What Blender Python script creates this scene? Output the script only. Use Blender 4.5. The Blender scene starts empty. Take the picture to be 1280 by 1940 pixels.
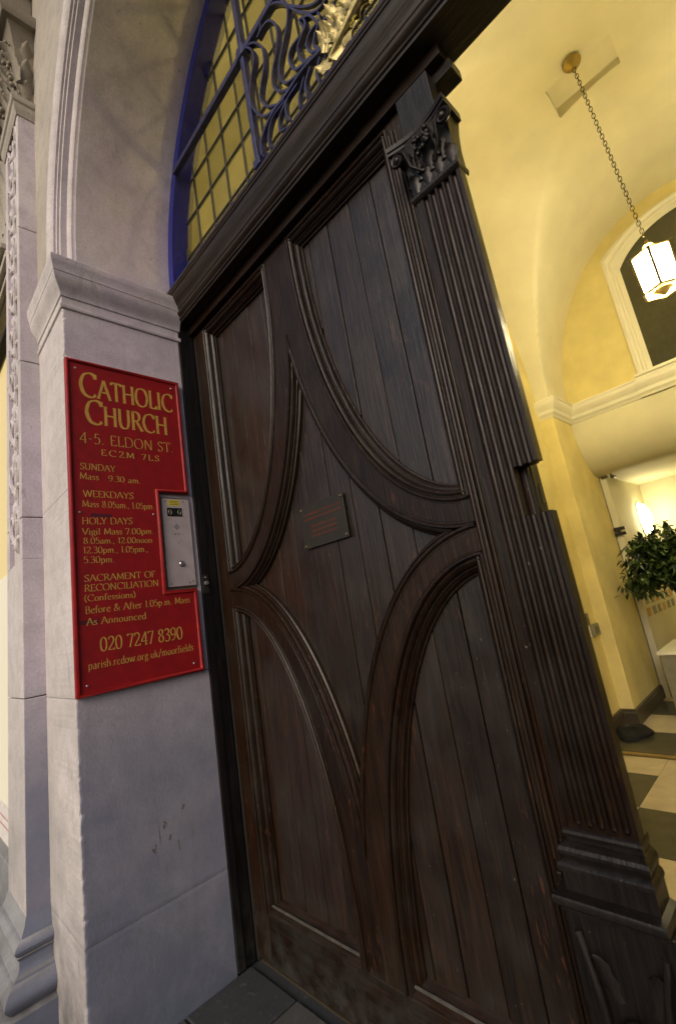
import bpy, bmesh, math, random
from mathutils import Vector, Matrix
random.seed(7)
SC = bpy.context.scene
COL = SC.collection

# ------------------------------------------------------------ camera, world, sun, exposure
CAMROWS = ((0.6791615, 0.7166187, -0.1587365), (-0.2649136, 0.0376360, -0.9635374), (-0.6845147, 0.6964490, 0.2154030))
CAMPOS = Vector((1.8072, -0.948, 1.2))
cd = bpy.data.cameras.new('camera'); cam = bpy.data.objects.new('camera', cd); COL.objects.link(cam)
rt, dn, fw = (Vector(r) for r in CAMROWS)
m = Matrix((( rt[0], -dn[0], -fw[0]), (rt[1], -dn[1], -fw[1]), (rt[2], -dn[2], -fw[2]))).to_4x4()
m.translation = CAMPOS
cam.matrix_world = m
cd.sensor_fit = 'VERTICAL'; cd.sensor_height = 36.0; cd.sensor_width = 36.0
cd.lens = 870.37 / 1940 * 36
cd.shift_y = -10 / 1940
cd.clip_start = 0.05; cd.clip_end = 500
cd.dof.use_dof = True; cd.dof.focus_distance = 1.75; cd.dof.aperture_fstop = 2.8
SC.camera = cam

W = bpy.data.worlds.new('World'); SC.world = W; W.use_nodes = True
nt = W.node_tree; bg = nt.nodes['Background']
sky = nt.nodes.new('ShaderNodeTexSky'); sky.sky_type = 'NISHITA'; sky.sun_disc = False
SUN_EL, SUN_AZ = math.radians(28), math.radians(162)      # azimuth clockwise from +Y
sky.sun_elevation = SUN_EL; sky.sun_rotation = SUN_AZ
nt.links.new(sky.outputs[0], bg.inputs[0]); bg.inputs[1].default_value = 0.05; sky.ozone_density = 1.0; sky.dust_density = 3.0; sky.air_density = 0.9
sl = bpy.data.lights.new('sun', 'SUN'); sl.energy = 0.76; sl.angle = math.radians(34); sl.color = (1.0, .85, .68)
sun = bpy.data.objects.new('sun', sl); COL.objects.link(sun)
el = SUN_EL
dirv = Vector((math.sin(SUN_AZ) * math.cos(el), math.cos(SUN_AZ) * math.cos(el), math.sin(el)))
sun.rotation_euler = dirv.to_track_quat('Z', 'Y').to_euler(); sun.location = (-3, -4, 6)
SC.view_settings.view_transform = 'Standard'; SC.view_settings.look = 'None'
SC.view_settings.exposure = 1.15; SC.view_settings.gamma = 1.0; SC.view_settings.use_curve_mapping = False
SC.cycles.max_bounces = 8; SC.cycles.diffuse_bounces = 5; SC.cycles.glossy_bounces = 4; SC.cycles.transparent_max_bounces = 12
SC.cycles.caustics_reflective = False; SC.cycles.caustics_refractive = False
SC.cycles.use_denoising = True

# ------------------------------------------------------------ materials
def mat(name):
    m = bpy.data.materials.new(name); m.use_nodes = True
    n = m.node_tree.nodes; l = m.node_tree.links; b = n['Principled BSDF']
    return m, n, l, b
def coord(n, l, scale=(1, 1, 1), rand=False):
    tc = n.new('ShaderNodeTexCoord'); mp = n.new('ShaderNodeMapping'); mp.inputs['Scale'].default_value = scale
    l.new(tc.outputs['Object'], mp.inputs['Vector'])
    if rand:
        oi = n.new('ShaderNodeObjectInfo'); ml = n.new('ShaderNodeMath'); ml.operation = 'MULTIPLY'; ml.inputs[1].default_value = 37.0
        l.new(oi.outputs['Random'], ml.inputs[0]); cb = n.new('ShaderNodeCombineXYZ')
        for i in range(3): l.new(ml.outputs[0], cb.inputs[i])
        l.new(cb.outputs[0], mp.inputs['Location'])
    return mp.outputs[0]
def noise(n, l, v, sc, det=4, rough=.55, dist=0):
    t = n.new('ShaderNodeTexNoise'); t.inputs['Scale'].default_value = sc; t.inputs['Detail'].default_value = det
    t.inputs['Roughness'].default_value = rough; t.inputs['Distortion'].default_value = dist; l.new(v, t.inputs['Vector']); return t.outputs['Fac']
def ramp(n, l, f, stops):
    r = n.new('ShaderNodeValToRGB'); e = r.color_ramp.elements
    while len(e) < len(stops): e.new(.5)
    for i, (p, c) in enumerate(stops):
        e[i].position = p; e[i].color = (*c, 1) if len(c) == 3 else c
    l.new(f, r.inputs[0]); return r.outputs[0]
def mix(n, l, f, a, b, mode='MIX'):
    x = n.new('ShaderNodeMix'); x.data_type = 'RGBA'; x.blend_type = mode
    for s, v in ((0, f), (6, a), (7, b)):
        if isinstance(v, (int, float)): x.inputs[s].default_value = v
        elif isinstance(v, tuple): x.inputs[s].default_value = (*v, 1)
        else: l.new(v, x.inputs[s])
    return x.outputs[2]
def bump(n, l, b, h, st, dist=.002, prev=None):
    u = n.new('ShaderNodeBump'); u.inputs['Strength'].default_value = st; u.inputs['Distance'].default_value = dist
    l.new(h, u.inputs['Height'])
    if prev: l.new(prev, u.inputs['Normal'])
    l.new(u.outputs[0], b.inputs['Normal']); return u.outputs[0]
def g(v): return (v, v, v)
def mrange(n, l, f, a, b, c=0., d=1.):
    r = n.new('ShaderNodeMapRange')
    for i, v in enumerate((a, b, c, d)): r.inputs[i + 1].default_value = v
    l.new(f, r.inputs[0]); return r.outputs[0]

def simple(name, col, rough=.6, metal=0., var=.12, nsc=30, bst=.15, bd=.001):
    m, n, l, b = mat(name); v = coord(n, l)
    f = noise(n, l, v, nsc)
    c = ramp(n, l, f, [(.3, tuple(x * (1 - var) for x in col)), (.7, tuple(min(1, x * (1 + var)) for x in col))])
    l.new(c, b.inputs['Base Color']); b.inputs['Roughness'].default_value = rough; b.inputs['Metallic'].default_value = metal
    bump(n, l, b, noise(n, l, v, nsc * 4), bst, bd); return m
def emit(name, col, st, base=(.8, .8, .8)):
    m, n, l, b = mat(name); b.inputs['Base Color'].default_value = (*base, 1)
    b.inputs['Emission Color'].default_value = (*col, 1); b.inputs['Emission Strength'].default_value = st; return m

def wood(name, axis='Z', base=(.0056, .0024, .0011), hi=(.0180, .0080, .0034), fleck=.5, dust=0.0, spec=.32, wear=.35):
    m, n, l, b = mat(name)
    s = {'Z': (46, 46, 2.2), 'X': (2.2, 46, 46)}[axis]
    s2 = {'Z': (160, 160, 7), 'X': (7, 160, 160)}[axis]
    v = coord(n, l, s, True); v2 = coord(n, l, s2, True); v0 = coord(n, l, (1, 1, 1), True)
    f = noise(n, l, v, 1.0, 6, .6, .6); fine = noise(n, l, v2, 1.0, 3, .6)
    c = ramp(n, l, f, [(.25, base), (.75, hi)])
    oi = n.new('ShaderNodeObjectInfo')
    tone = mrange(n, l, oi.outputs['Random'], 0, 1, .60, 1.35)
    c = mix(n, l, 1.0, c, tone, 'MULTIPLY')
    # grey weathering blotches
    wf = noise(n, l, v0, 5.5, 5, .6); c = mix(n, l, mrange(n, l, wf, .48, .75, 0, .55), c, (.018, .0130, .0090))
    wr = noise(n, l, coord(n, l, {'Z': (30, 30, 2.4), 'X': (2.4, 30, 30)}[axis], True), 1.0, 7, .70, .5)
    c = mix(n, l, mrange(n, l, wr, .54, .70, 0, wear * .8), c, (.040, .0225, .0125))
    c = mix(n, l, 1.0, c, mrange(n, l, fine, .30, .70, .48, 1.42), 'MULTIPLY')
    por = noise(n, l, coord(n, l, {'Z': (420, 420, 12), 'X': (12, 420, 420)}[axis], True), 1.0, 1); c = mix(n, l, mrange(n, l, por, .60, .66, 0, .6), c, (.002, .0015, .0012))
    dk = noise(n, l, coord(n, l, (16, 16, 9), True), 1.0, 5, .65, 1.0); c = mix(n, l, mrange(n, l, dk, .60, .75, 0, .7), c, (.003, .0022, .002))
    # medullary flecks: short rust-coloured streaks where the surface has worn
    sf = {'Z': (120, 120, 22), 'X': (22, 120, 120)}[axis]
    vf = coord(n, l, sf, True); ff = noise(n, l, vf, 1.0, 1, .4, .9)
    area = noise(n, l, v0, 3.0, 2, .5)
    k = n.new('ShaderNodeMath'); k.operation = 'MULTIPLY'
    l.new(mrange(n, l, ff, .66, .72), k.inputs[0]); l.new(mrange(n, l, area, .47, .62, 0, fleck), k.inputs[1])
    c = mix(n, l, k.outputs[0], c, (.070, .024, .010))
    # pale specks and scratches
    vs = coord(n, l, (260, 260, 110), True); sp = noise(n, l, vs, 1.0, 0)
    c = mix(n, l, mrange(n, l, sp, .865, .875, 0, .5), c, (.18, .17, .16))
    if dust > 0:                                     # greyish scuffed dirt splashed up from the pavement
        tc = n.new('ShaderNodeTexCoord'); sx = n.new('ShaderNodeSeparateXYZ'); l.new(tc.outputs['Object'], sx.inputs[0])
        h = mrange(n, l, sx.outputs['Z'], .02, .30, 1, 0); dn_ = noise(n, l, v0, 14, 6, .7)
        q = n.new('ShaderNodeMath'); q.operation = 'MULTIPLY'; l.new(h, q.inputs[0]); l.new(mrange(n, l, dn_, .4, .65), q.inputs[1])
        c = mix(n, l, q.outputs[0], c, (.034, .034, .030))
    l.new(c, b.inputs['Base Color'])
    l.new(mrange(n, l, wf, .3, .7, .27, .50), b.inputs['Roughness']); b.inputs['Specular IOR Level'].default_value = spec
    p = bump(n, l, b, fine, .65, .0014); p = bump(n, l, b, f, .45, .0025, p); bump(n, l, b, wf, .3, .004, p)
    return m

def stone(name, col=(.62, .58, .575), grime=.75, zbase=True, bd=.0025):
    m, n, l, b = mat(name); v = coord(n, l)
    big = noise(n, l, v, 2.6, 5, .6, .3); med = noise(n, l, v, 14, 6, .62); fin = noise(n, l, v, 120, 3, .6)
    streak = noise(n, l, coord(n, l, (26, 26, 2.0)), 1.0, 4, .6)
    c = ramp(n, l, big, [(.3, tuple(x * .80 for x in col)), (.68, tuple(x * 1.08 for x in col))])
    c = mix(n, l, mrange(n, l, med, .45, .70, 0, .55), c, tuple(x * .66 for x in col)); c = mix(n, l, 1.0, c, mrange(n, l, fin, .3, .7, .86, 1.08), 'MULTIPLY')
    c = mix(n, l, mrange(n, l, streak, .58, .8, 0, .30), c, (.27, .24, .20))
    pits = noise(n, l, coord(n, l, (60, 60, 38)), 1.0, 2, .5)
    c = mix(n, l, mrange(n, l, pits, .745, .765, 0, .75), c, (.09, .08, .07))
    if zbase:
        tc = n.new('ShaderNodeTexCoord'); sx = n.new('ShaderNodeSeparateXYZ'); l.new(tc.outputs['Object'], sx.inputs[0])
        h = mrange(n, l, sx.outputs['Z'], .0, 1.15, 1, 0); dn_ = noise(n, l, v, 4.2, 6, .65, .5)
        q = n.new('ShaderNodeMath'); q.operation = 'MULTIPLY'; l.new(h, q.inputs[0]); l.new(mrange(n, l, dn_, .32, .62), q.inputs[1])
        q2 = n.new('ShaderNodeMath'); q2.operation = 'MULTIPLY'; l.new(q.outputs[0], q2.inputs[0]); q2.inputs[1].default_value = grime
        c = mix(n, l, q2.outputs[0], c, (.17, .168, .17))
        h2 = mrange(n, l, sx.outputs['Z'], .0, .36, 1, 0); dn2 = noise(n, l, v, 9, 5, .7)
        q3 = n.new('ShaderNodeMath'); q3.operation = 'MULTIPLY'; l.new(h2, q3.inputs[0]); l.new(mrange(n, l, dn2, .30, .58, .1, .9), q3.inputs[1])
        c = mix(n, l, q3.outputs[0], c, (.05, .05, .055))
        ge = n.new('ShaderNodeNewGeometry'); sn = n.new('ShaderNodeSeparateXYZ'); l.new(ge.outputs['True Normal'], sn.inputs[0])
        h4 = mrange(n, l, sx.outputs['Z'], .72, 1.22, 1, .0); n4 = noise(n, l, v, 2.4, 7, .66, .25); q4 = n.new('ShaderNodeMath'); q4.operation = 'MULTIPLY'  # low reveal: grime plus painted fall-off of light towards the ground
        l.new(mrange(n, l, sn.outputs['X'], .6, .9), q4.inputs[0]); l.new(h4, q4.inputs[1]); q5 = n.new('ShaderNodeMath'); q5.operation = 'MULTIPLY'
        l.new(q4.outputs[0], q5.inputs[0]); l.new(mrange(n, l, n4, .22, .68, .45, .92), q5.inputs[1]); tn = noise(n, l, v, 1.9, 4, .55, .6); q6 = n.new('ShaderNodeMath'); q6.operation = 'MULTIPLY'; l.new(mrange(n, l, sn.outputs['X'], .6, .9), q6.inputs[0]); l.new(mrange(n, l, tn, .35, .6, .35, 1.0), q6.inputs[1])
        c = mix(n, l, q6.outputs[0], c, (.96, .885, 1.07), 'MULTIPLY'); c = mix(n, l, q5.outputs[0], c, (.14, .165, .24))  # mauve and blue cast of the light painted into the +X faces
        st = noise(n, l, coord(n, l, (9, 9, 3.2)), 1.0, 7, .72, 1.2); c = mix(n, l, mrange(n, l, st, .60, .72, 0, .45), c, (.16, .14, .13))
    l.new(c, b.inputs['Base Color']); b.inputs['Roughness'].default_value = .72
    p = bump(n, l, b, fin, .5, .0014); p = bump(n, l, b, med, .5, bd, p); bump(n, l, b, pits, .2, .002, p)
    return m

M = {}
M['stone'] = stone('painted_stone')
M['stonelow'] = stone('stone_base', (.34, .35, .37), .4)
M['stonehi'] = stone('stone_upper', (.44, .40, .34), .3, False)
M['stonecap'] = stone('shade_tinted_stone', (.26, .225, .17), .3, False)  # shadow of the entablature put into this darker stone colour
M['paving'] = stone('paving_stone', (.038, .042, .047), 0, False, .004)
M['paving2'] = stone('paving_stone_pale', (.07, .07, .068), 0, False, .004)
M['wood'] = wood('oak', 'Z', dust=.0)
M['woodd'] = wood('oak_dirty_foot', 'Z', dust=1.0, fleck=.8)
M['woodx'] = wood('oak_rail', 'X', dust=.0)
M['woodxd'] = wood('oak_rail_dirty', 'X', dust=1.0)
M['plank'] = wood('oak_plank', 'Z', (.0060, .0028, .0014), (.0215, .0103, .0050), .7, 1.0, wear=.55, spec=.7)
M['carve'] = wood('oak_carved', 'Z', (.0045, .0034, .0029), (.0105, .0083, .0072), 0., 0, spec=.34, wear=.05)
M['trans'] = wood('oak_transom', 'X', (.011, .0072, .005), (.030, .0205, .0145), .2, 0)
M['jamb'] = wood('oak_jamb', 'Z', (.008, .0066, .007), (.018, .015, .0175), .1, 1.0)
M['dark'] = simple('shadow_gap', (.008, .007, .006), .9)
M['blue'] = simple('blue_gloss_paint', (.010, .014, .19), .38, 0, .25, 60, .3, .001)
M['iron'] = simple('blue_black_iron_paint', (.020, .022, .078), .42, 0, .45, 40, .5, .002)
M['gold'] = simple('worn_gilding', (.46, .38, .15), .42, .35, .4, 50, .5, .002)
M['dusty_highlight'] = simple('dusty_highlight_oak', (.060, .056, .048), .6, 0, .35, 30, .5, .002)  # dust tone, paler to paint the lit ridge of the bottom rail
M['scuff'] = simple('grimy_scuff', (.15, .13, .115), .8, 0, .5, 90)
M['lead'] = simple('lead_came', (.03, .03, .028), .6, .3)
M['red'] = simple('red_board_paint', (.27, .003, .006), .55, 0, .16, 25, .10, .0005)
M['redb'] = simple('red_border_paint', (.28, .006, .008), .5, 0, .22, 25, .15, .0005)
M['letter'] = simple('gold_letter_paint', (.56, .325, .07), .5, 0, .15, 80, .05)
M['screw'] = simple('steel_screw', (.55, .55, .58), .35, .9)
M['smudge'] = simple('dark_overpaint', (.10, .010, .022), .5)
M['steel'] = simple('brushed_steel', (.60, .52, .55), .42, .35, .10, 18, .08, .0003)
M['black'] = simple('black_plastic', (.012, .012, .014), .25)
M['yellow'] = simple('yellow_label', (.62, .52, .06), .5)
M['bronze'] = simple('dark_bronze_plate', (.0125, .0115, .0075), .5, .0, .2, 20, .2)
M['redtext'] = simple('faded_red_text', (.13, .028, .014), .6)
M['bronzehead'] = simple('bronze_screw', (.16, .13, .075), .4, .5)
M['brass'] = simple('brass', (.40, .29, .10), .35, .8, .15)
M['chain'] = simple('dark_brass_chain', (.05, .036, .016), .45, .8)
M['plaster'] = simple('cream_vault_plaster', (.68, .64, .46), .75, 0, .07, 3, .10, .002)
M['wall'] = simple('yellow_wall_paint', (.66, .56, .235), .6, 0, .12, 4, .10, .002)
M['white'] = simple('cream_gloss_trim', (.72, .69, .56), .45, 0, .03, 8, .06)
M['skirt'] = simple('dark_skirting', (.05, .04, .025), .45)
M['tilel'] = simple('pale_marble_tile', (.50, .43, .28), .30, 0, .15, 9, .05)
M['tiled'] = simple('dark_marble_tile', (.050, .050, .035), .30, 0, .35, 14, .05)
M['wglass'] = simple('night_window_glass', (.055, .052, .030), .12)
M['matte'] = simple('matte_black', (.003, .003, .003), .9, 0, .2, 40, .5)
M['grey'] = simple('grey_switch_plate', (.25, .24, .18), .4, .4)
M['grey2'] = simple('dark_switch_plate', (.13, .12, .08), .4, .4)
M['paper'] = simple('notice_print', (.30, .28, .22), .7, 0, .5, 60)
M['pot'] = simple('dark_pot', (.03, .022, .015), .5)
M['leaf2'] = simple('bark', (.12, .09, .05), .8)
M['lit'] = emit('lit_lantern_glass', (1.0, .845, .49), 82)
M['sconce'] = emit('lit_sconce_glass', (1.0, .86, .50), 15)
M['shoplit'] = emit('lit_shop_interior', (1.0, .74, .30), .36, (.05, .05, .05))
M['shopwhite'] = emit('lit_white_shop_panel', (1.0, .86, .60), .36, (.05, .05, .05))
M['signwhite'] = simple('white_sign_board', (.75, .72, .70), .5)
M['signred'] = simple('red_sign_letter', (.62, .22, .20), .5)

def leaf_mat():
    m, n, l, b = mat('ficus_leaf'); v = coord(n, l)
    c = ramp(n, l, noise(n, l, v, 18, 2), [(.35, (.010, .020, .006)), (.65, (.045, .085, .016))])
    l.new(c, b.inputs['Base Color']); b.inputs['Roughness'].default_value = .35; return m
M['leaf'] = leaf_mat()
def amber():
    m, n, l, b = mat('amber_fanlight_glass')
    out = n['Material Output']; tr = n.new('ShaderNodeBsdfTransparent'); tl = n.new('ShaderNodeBsdfTranslucent')
    oi = n.new('ShaderNodeObjectInfo'); v = coord(n, l, (1, 1, 1), True); c = ramp(n, l, noise(n, l, v, 7, 5), [(.3, (.92, .90, .66)), (.7, (.98, .96, .76))])
    c = mix(n, l, 1.0, c, mrange(n, l, oi.outputs['Random'], 0, 1, .80, 1.0), 'MULTIPLY')
    l.new(c, tr.inputs[0]); l.new(c, tl.inputs[0])
    mx = n.new('ShaderNodeMixShader'); mx.inputs[0].default_value = .20; l.new(tr.outputs[0], mx.inputs[1]); l.new(tl.outputs[0], mx.inputs[2])
    gl = n.new('ShaderNodeBsdfGlossy'); gl.inputs['Roughness'].default_value = .15; gl.inputs[0].default_value = (.6, .6, .6, 1)
    m2 = n.new('ShaderNodeMixShader'); m2.inputs[0].default_value = .05; l.new(mx.outputs[0], m2.inputs[1]); l.new(gl.outputs[0], m2.inputs[2])
    l.new(m2.outputs[0], out.inputs[0]); return m
M['amber'] = amber()

# ------------------------------------------------------------ mesh helpers
class MB:
    def __init__(s): s.v = []; s.f = []
    def add(s, vs, fs):
        k = len(s.v); s.v += [tuple(p) for p in vs]; s.f += [tuple(i + k for i in q) for q in fs]; return s
    def box(s, x0, x1, y0, y1, z0, z1):
        return s.add([(x0, y0, z0), (x1, y0, z0), (x1, y1, z0), (x0, y1, z0), (x0, y0, z1), (x1, y0, z1), (x1, y1, z1), (x0, y1, z1)],
                     [(0, 3, 2, 1), (4, 5, 6, 7), (0, 1, 5, 4), (1, 2, 6, 5), (2, 3, 7, 6), (3, 0, 4, 7)])
    def tube(s, pts, r, n=8, closed=False):
        pts = [Vector(p) for p in pts]; N = len(pts); rings = []
        up = None
        for i, p in enumerate(pts):
            a = pts[(i - 1) % N] if (closed or i > 0) else p; b = pts[(i + 1) % N] if (closed or i < N - 1) else p
            t = (b - a).normalized()
            if up is None:
                up = Vector((0, 0, 1)) if abs(t.z) < .9 else Vector((1, 0, 0))
            u = (up - t * up.dot(t)).normalized(); w = t.cross(u); up = u
            rr = r[i] if isinstance(r, (list, tuple)) else r
            rings.append([p + (u * math.cos(2 * math.pi * k / n) + w * math.sin(2 * math.pi * k / n)) * rr for k in range(n)])
        vs = [q for rg in rings for q in rg]; fs = []
        for i in range(N if closed else N - 1):
            j = (i + 1) % N
            for k in range(n): fs.append((i * n + k, i * n + (k + 1) % n, j * n + (k + 1) % n, j * n + k))
        if not closed: fs += [tuple(range(n))[::-1], tuple((N - 1) * n + k for k in range(n))]
        return s.add(vs, fs)
    def grid(s, rows, closed_u=False):
        """rows: list of equal-length point lists"""
        n = len(rows[0]); vs = [p for r in rows for p in r]; fs = []
        for i in range(len(rows) - 1):
            for k in range(n if closed_u else n - 1):
                k2 = (k + 1) % n
                fs.append((i * n + k, i * n + k2, (i + 1) * n + k2, (i + 1) * n + k))
        return s.add(vs, fs)
    def prism(s, poly, fn0, fn1):
        """poly of 2D points, fn0/fn1 map (a,b) to 3D for the two caps"""
        n = len(poly); vs = [fn0(*p) for p in poly] + [fn1(*p) for p in poly]
        return s.add(vs, [tuple(range(n))[::-1], tuple(range(n, 2 * n))] + [(i, (i + 1) % n, n + (i + 1) % n, n + i) for i in range(n)])
    def ball(s, c, r, nu=10, nv=6, sz=(1, 1, 1)):
        rows = []
        for j in range(nv + 1):
            t = math.pi * j / nv
            rows.append([(c[0] + r * sz[0] * math.sin(t) * math.cos(2 * math.pi * k / nu), c[1] + r * sz[1] * math.sin(t) * math.sin(2 * math.pi * k / nu), c[2] + r * sz[2] * math.cos(t)) for k in range(nu)])
        return s.grid(rows, True)
    def lathe(s, c, prof, n=16):
        return s.grid([[(c[0] + r * math.cos(2 * math.pi * k / n), c[1] + r * math.sin(2 * math.pi * k / n), c[2] + z) for k in range(n)] for r, z in prof], True)
    def disc(s, c, nrm, r, t, n=12):
        c = Vector(c); nrm = Vector(nrm).normalized(); u = nrm.orthogonal().normalized(); w = nrm.cross(u)
        rows = [[c] * n]
        for rr, h in ((r, 0), (r, t * .6), (r * .8, t), (r * .01, t)): rows.append([c + nrm * h + (u * math.cos(2 * math.pi * k / n) + w * math.sin(2 * math.pi * k / n)) * rr for k in range(n)])
        return s.grid(rows[1:], True)

def top_of(o):
    while o.parent: o = o.parent
    return o
def obj(name, mb, mt, parent=None, bevel=0, smooth=False, label=None, kind=None, fix=False, seg=2):
    off = Vector(top_of(parent).location) if parent else Vector((0, 0, 0))
    me = bpy.data.meshes.new(name); me.from_pydata([tuple(Vector(v) - off) for v in mb.v], [], mb.f)
    if fix or smooth:
        bm = bmesh.new(); bm.from_mesh(me)
        if smooth: bmesh.ops.remove_doubles(bm, verts=bm.verts, dist=1e-6)
        bmesh.ops.recalc_face_normals(bm, faces=bm.faces); bm.to_mesh(me); bm.free()
    me.materials.append(M[mt] if isinstance(mt, str) else mt)
    o = bpy.data.objects.new(name, me); COL.objects.link(o)
    if parent: o.parent = parent
    if smooth:
        ang = 40 if smooth is True else smooth
        for p in me.polygons: p.use_smooth = True
        bm = bmesh.new(); bm.from_mesh(me)
        for e in bm.edges:
            if len(e.link_faces) == 2 and e.calc_face_angle(0) > math.radians(ang): e.smooth = False
        bm.to_mesh(me); bm.free()
    if bevel:
        b = o.modifiers.new('bevel', 'BEVEL'); b.width = bevel; b.segments = seg; b.limit_method = 'ANGLE'; b.angle_limit = math.radians(35)
    if label: o['label'] = label
    if kind: o['kind'] = kind
    return o
def thing(name, label, cat, loc=(0, 0, 0), group=None):
    o = bpy.data.objects.new(name, None); COL.objects.link(o); o.location = loc; o['label'] = label; o['category'] = cat
    if group: o['group'] = group
    o.empty_display_size = .1; return o
def tag(o, label, cat, group=None):
    o['label'] = label; o['category'] = cat
    if group: o['group'] = group
    return o
def setting(name, mb, mt, **k):
    return obj(name, mb, mt, kind='structure', **k)
def smoothpts(P, per=8, closed=False):
    P = [Vector(p) for p in P]; out = []; n = len(P)
    for i in range(n if closed else n - 1):
        p1, p2 = P[i], P[(i + 1) % n]
        p0 = P[i - 1] if (i > 0 or closed) else p1 * 2 - p2
        p3 = P[(i + 2) % n] if (i + 2 < n or closed) else p2 * 2 - p1
        for k in range(per):
            t = k / per
            out.append(.5 * ((2 * p1) + (p2 - p0) * t + (2 * p0 - 5 * p1 + 4 * p2 - p3) * t * t + (3 * p1 - p0 - 3 * p2 + p3) * t ** 3))
    if not closed: out.append(P[-1])
    return out
rnd = random.Random(3)

# ============================================================ SETTING: ground
RW = 1.42; CX = 1.42; SPR = 2.80                 # half width, centre and springing height of the doorway arch
g0 = setting('ground', MB().add([(-60, -60, -.03), (60, -60, -.03), (60, 60, -.03), (-60, 60, -.03)], [(0, 1, 2, 3)]), 'paving')
pav = setting('pavement', MB().box(-4, 6, -4, .60, -.06, -.012), 'paving')
def slab(x0, x1, y0, y1, mt, par, z=0.0, gap=.004):
    return obj('paving_slab', MB().box(x0 + gap, x1 - gap, y0 + gap, y1 - gap, -.011, z), mt, par, bevel=.004)
xs = [-.0, .27, .78, 1.3, 1.85, 2.4, 2.84]
for i in range(len(xs) - 1):
    slab(xs[i], xs[i + 1], -.20, .06, 'paving' if i % 2 == 0 else 'paving2', pav, rnd.uniform(-.002, .001))
xs = [.0, .42, 1.0, 1.6, 2.2, 2.84]
for i in range(len(xs) - 1):
    slab(xs[i], xs[i + 1], -.47, -.20, 'paving2' if i % 2 == 0 else 'paving', pav, rnd.uniform(-.002, .001))
for r in range(5):
    y1 = -.47 - r * .55; x = -3.6 + (r % 2) * .3
    while x < 5.4:
        w = rnd.uniform(.6, .9); slab(x, x + w, y1 - .55, y1, 'paving' if rnd.random() < .6 else 'paving2', pav, rnd.uniform(-.002, .002)); x += w

# ============================================================ CHURCH FACADE (stone)
wallT = thing('church_facade', 'pale painted stone church front with arched doorway, impost moulding and carved pilaster', 'building', (0, 0, 0))
FY = -.485                                       # facade face
def worn_block(z0, z1, name='stone_block', mt='stone', xl=-.39, yb=.0):
    """L corner block: chamfered, chipped arris between the facade face and the reveal"""
    mb = MB(); rows = []; n = max(4, int((z1 - z0) / .012)); gp = .0009
    zz = [z0 + gp] + [z0 + (z1 - z0) * k / n for k in range(1, n)] + [z1 - gp]
    for k, z in enumerate(zz):
        e = .0012 if k in (0, n) else 0
        c = .0022 + abs(rnd.gauss(0, .0018)) + (rnd.uniform(.003, .009) if rnd.random() < .06 else 0)
        w = rnd.gauss(0, .0004)
        rows.append([(xl, FY + e, z), (-c * 2.2, FY + e + w, z), (-c, FY + e + c * .25, z), (-c * .25 - e, FY + c, z), (-e, FY + c * 2.2, z), (-e, yb, z), (xl, yb, z)])
    mb.grid(rows, True); n7 = 7
    mb.f.append(tuple(range(n7))[::-1]); mb.f.append(tuple(len(mb.v) - n7 + k for k in range(n7)))
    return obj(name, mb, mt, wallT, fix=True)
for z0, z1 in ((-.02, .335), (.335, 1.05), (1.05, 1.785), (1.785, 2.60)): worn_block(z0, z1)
# impost moulding, mitred round the corner, dying into the pilaster on the left and the frame on the right
imp = [(0, 2.545), (.006, 2.548), (.0085, 2.556), (.006, 2.566), (.0015, 2.569), (.0015, 2.60), (.006, 2.602), (.007, 2.612), (.010, 2.622), (.018, 2.638), (.028, 2.655), (.034, 2.675), (.0355, 2.69),
       (.0375, 2.692), (.0375, 2.700), (.041, 2.715), (.044, 2.73), (.0455, 2.735), (.0455, 2.757), (.042, 2.761), (.0, 2.776)]
rows = []
for o_, z in imp: rows.append([(-.39, FY - o_, z), (-.2, FY - o_, z), (o_, FY - o_, z), (o_, -.25, z), (o_, .012, z)])
obj('impost_moulding', MB().grid(rows), 'stone', wallT, smooth=35)
# right-hand jamb of the doorway (outside the frame) mirrors the left one
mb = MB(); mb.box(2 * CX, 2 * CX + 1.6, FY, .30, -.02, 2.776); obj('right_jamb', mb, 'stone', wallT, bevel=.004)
rows = []
for o_, z in imp: rows.append([(2 * CX + 1.6, FY - o_, z), (2 * CX - o_, FY - o_, z), (2 * CX - o_, .012, z)])
obj('impost_moulding', MB().grid(rows), 'stone', wallT, smooth=35)
# archivolt: mouldings swept round the arch  (d = distance out from the arch edge, y)
arp = [(0, .012), (0, -.425), (.004, -.432), (.004, -.440), (.008, -.446), (.019, -.452), (.030, -.452), (.034, -.446), (.036, -.446), (.036, -.474), (.044, -.476), (.044, -.486), (.050, -.488), (.050, -.497),
       (.056, -.505), (.070, -.513), (.084, -.516), (.098, -.514), (.108, -.506), (.110, -.500), (.116, -.498), (.116, -.486), (.118, -.480)]
def arc_pts(Rr, n=48): return [(CX - Rr * math.cos(math.pi * k / n), SPR + Rr * math.sin(math.pi * k / n)) for k in range(n + 1)]
NA = 72
def arcsweep(prof, n=NA, zdown=None):
    rows = []
    for d, y in prof:
        r = [(x, y, z) for x, z in arc_pts(RW + d, n)]
        if zdown is not None: r = [(r[0][0], y, zdown)] + r + [(r[-1][0], y, zdown)]
        rows.append(r)
    return MB().grid(rows)
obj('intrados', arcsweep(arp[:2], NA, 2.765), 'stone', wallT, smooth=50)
obj('archivolt', arcsweep(arp[1:], NA, 2.765), 'stone', wallT, smooth=30)
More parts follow.
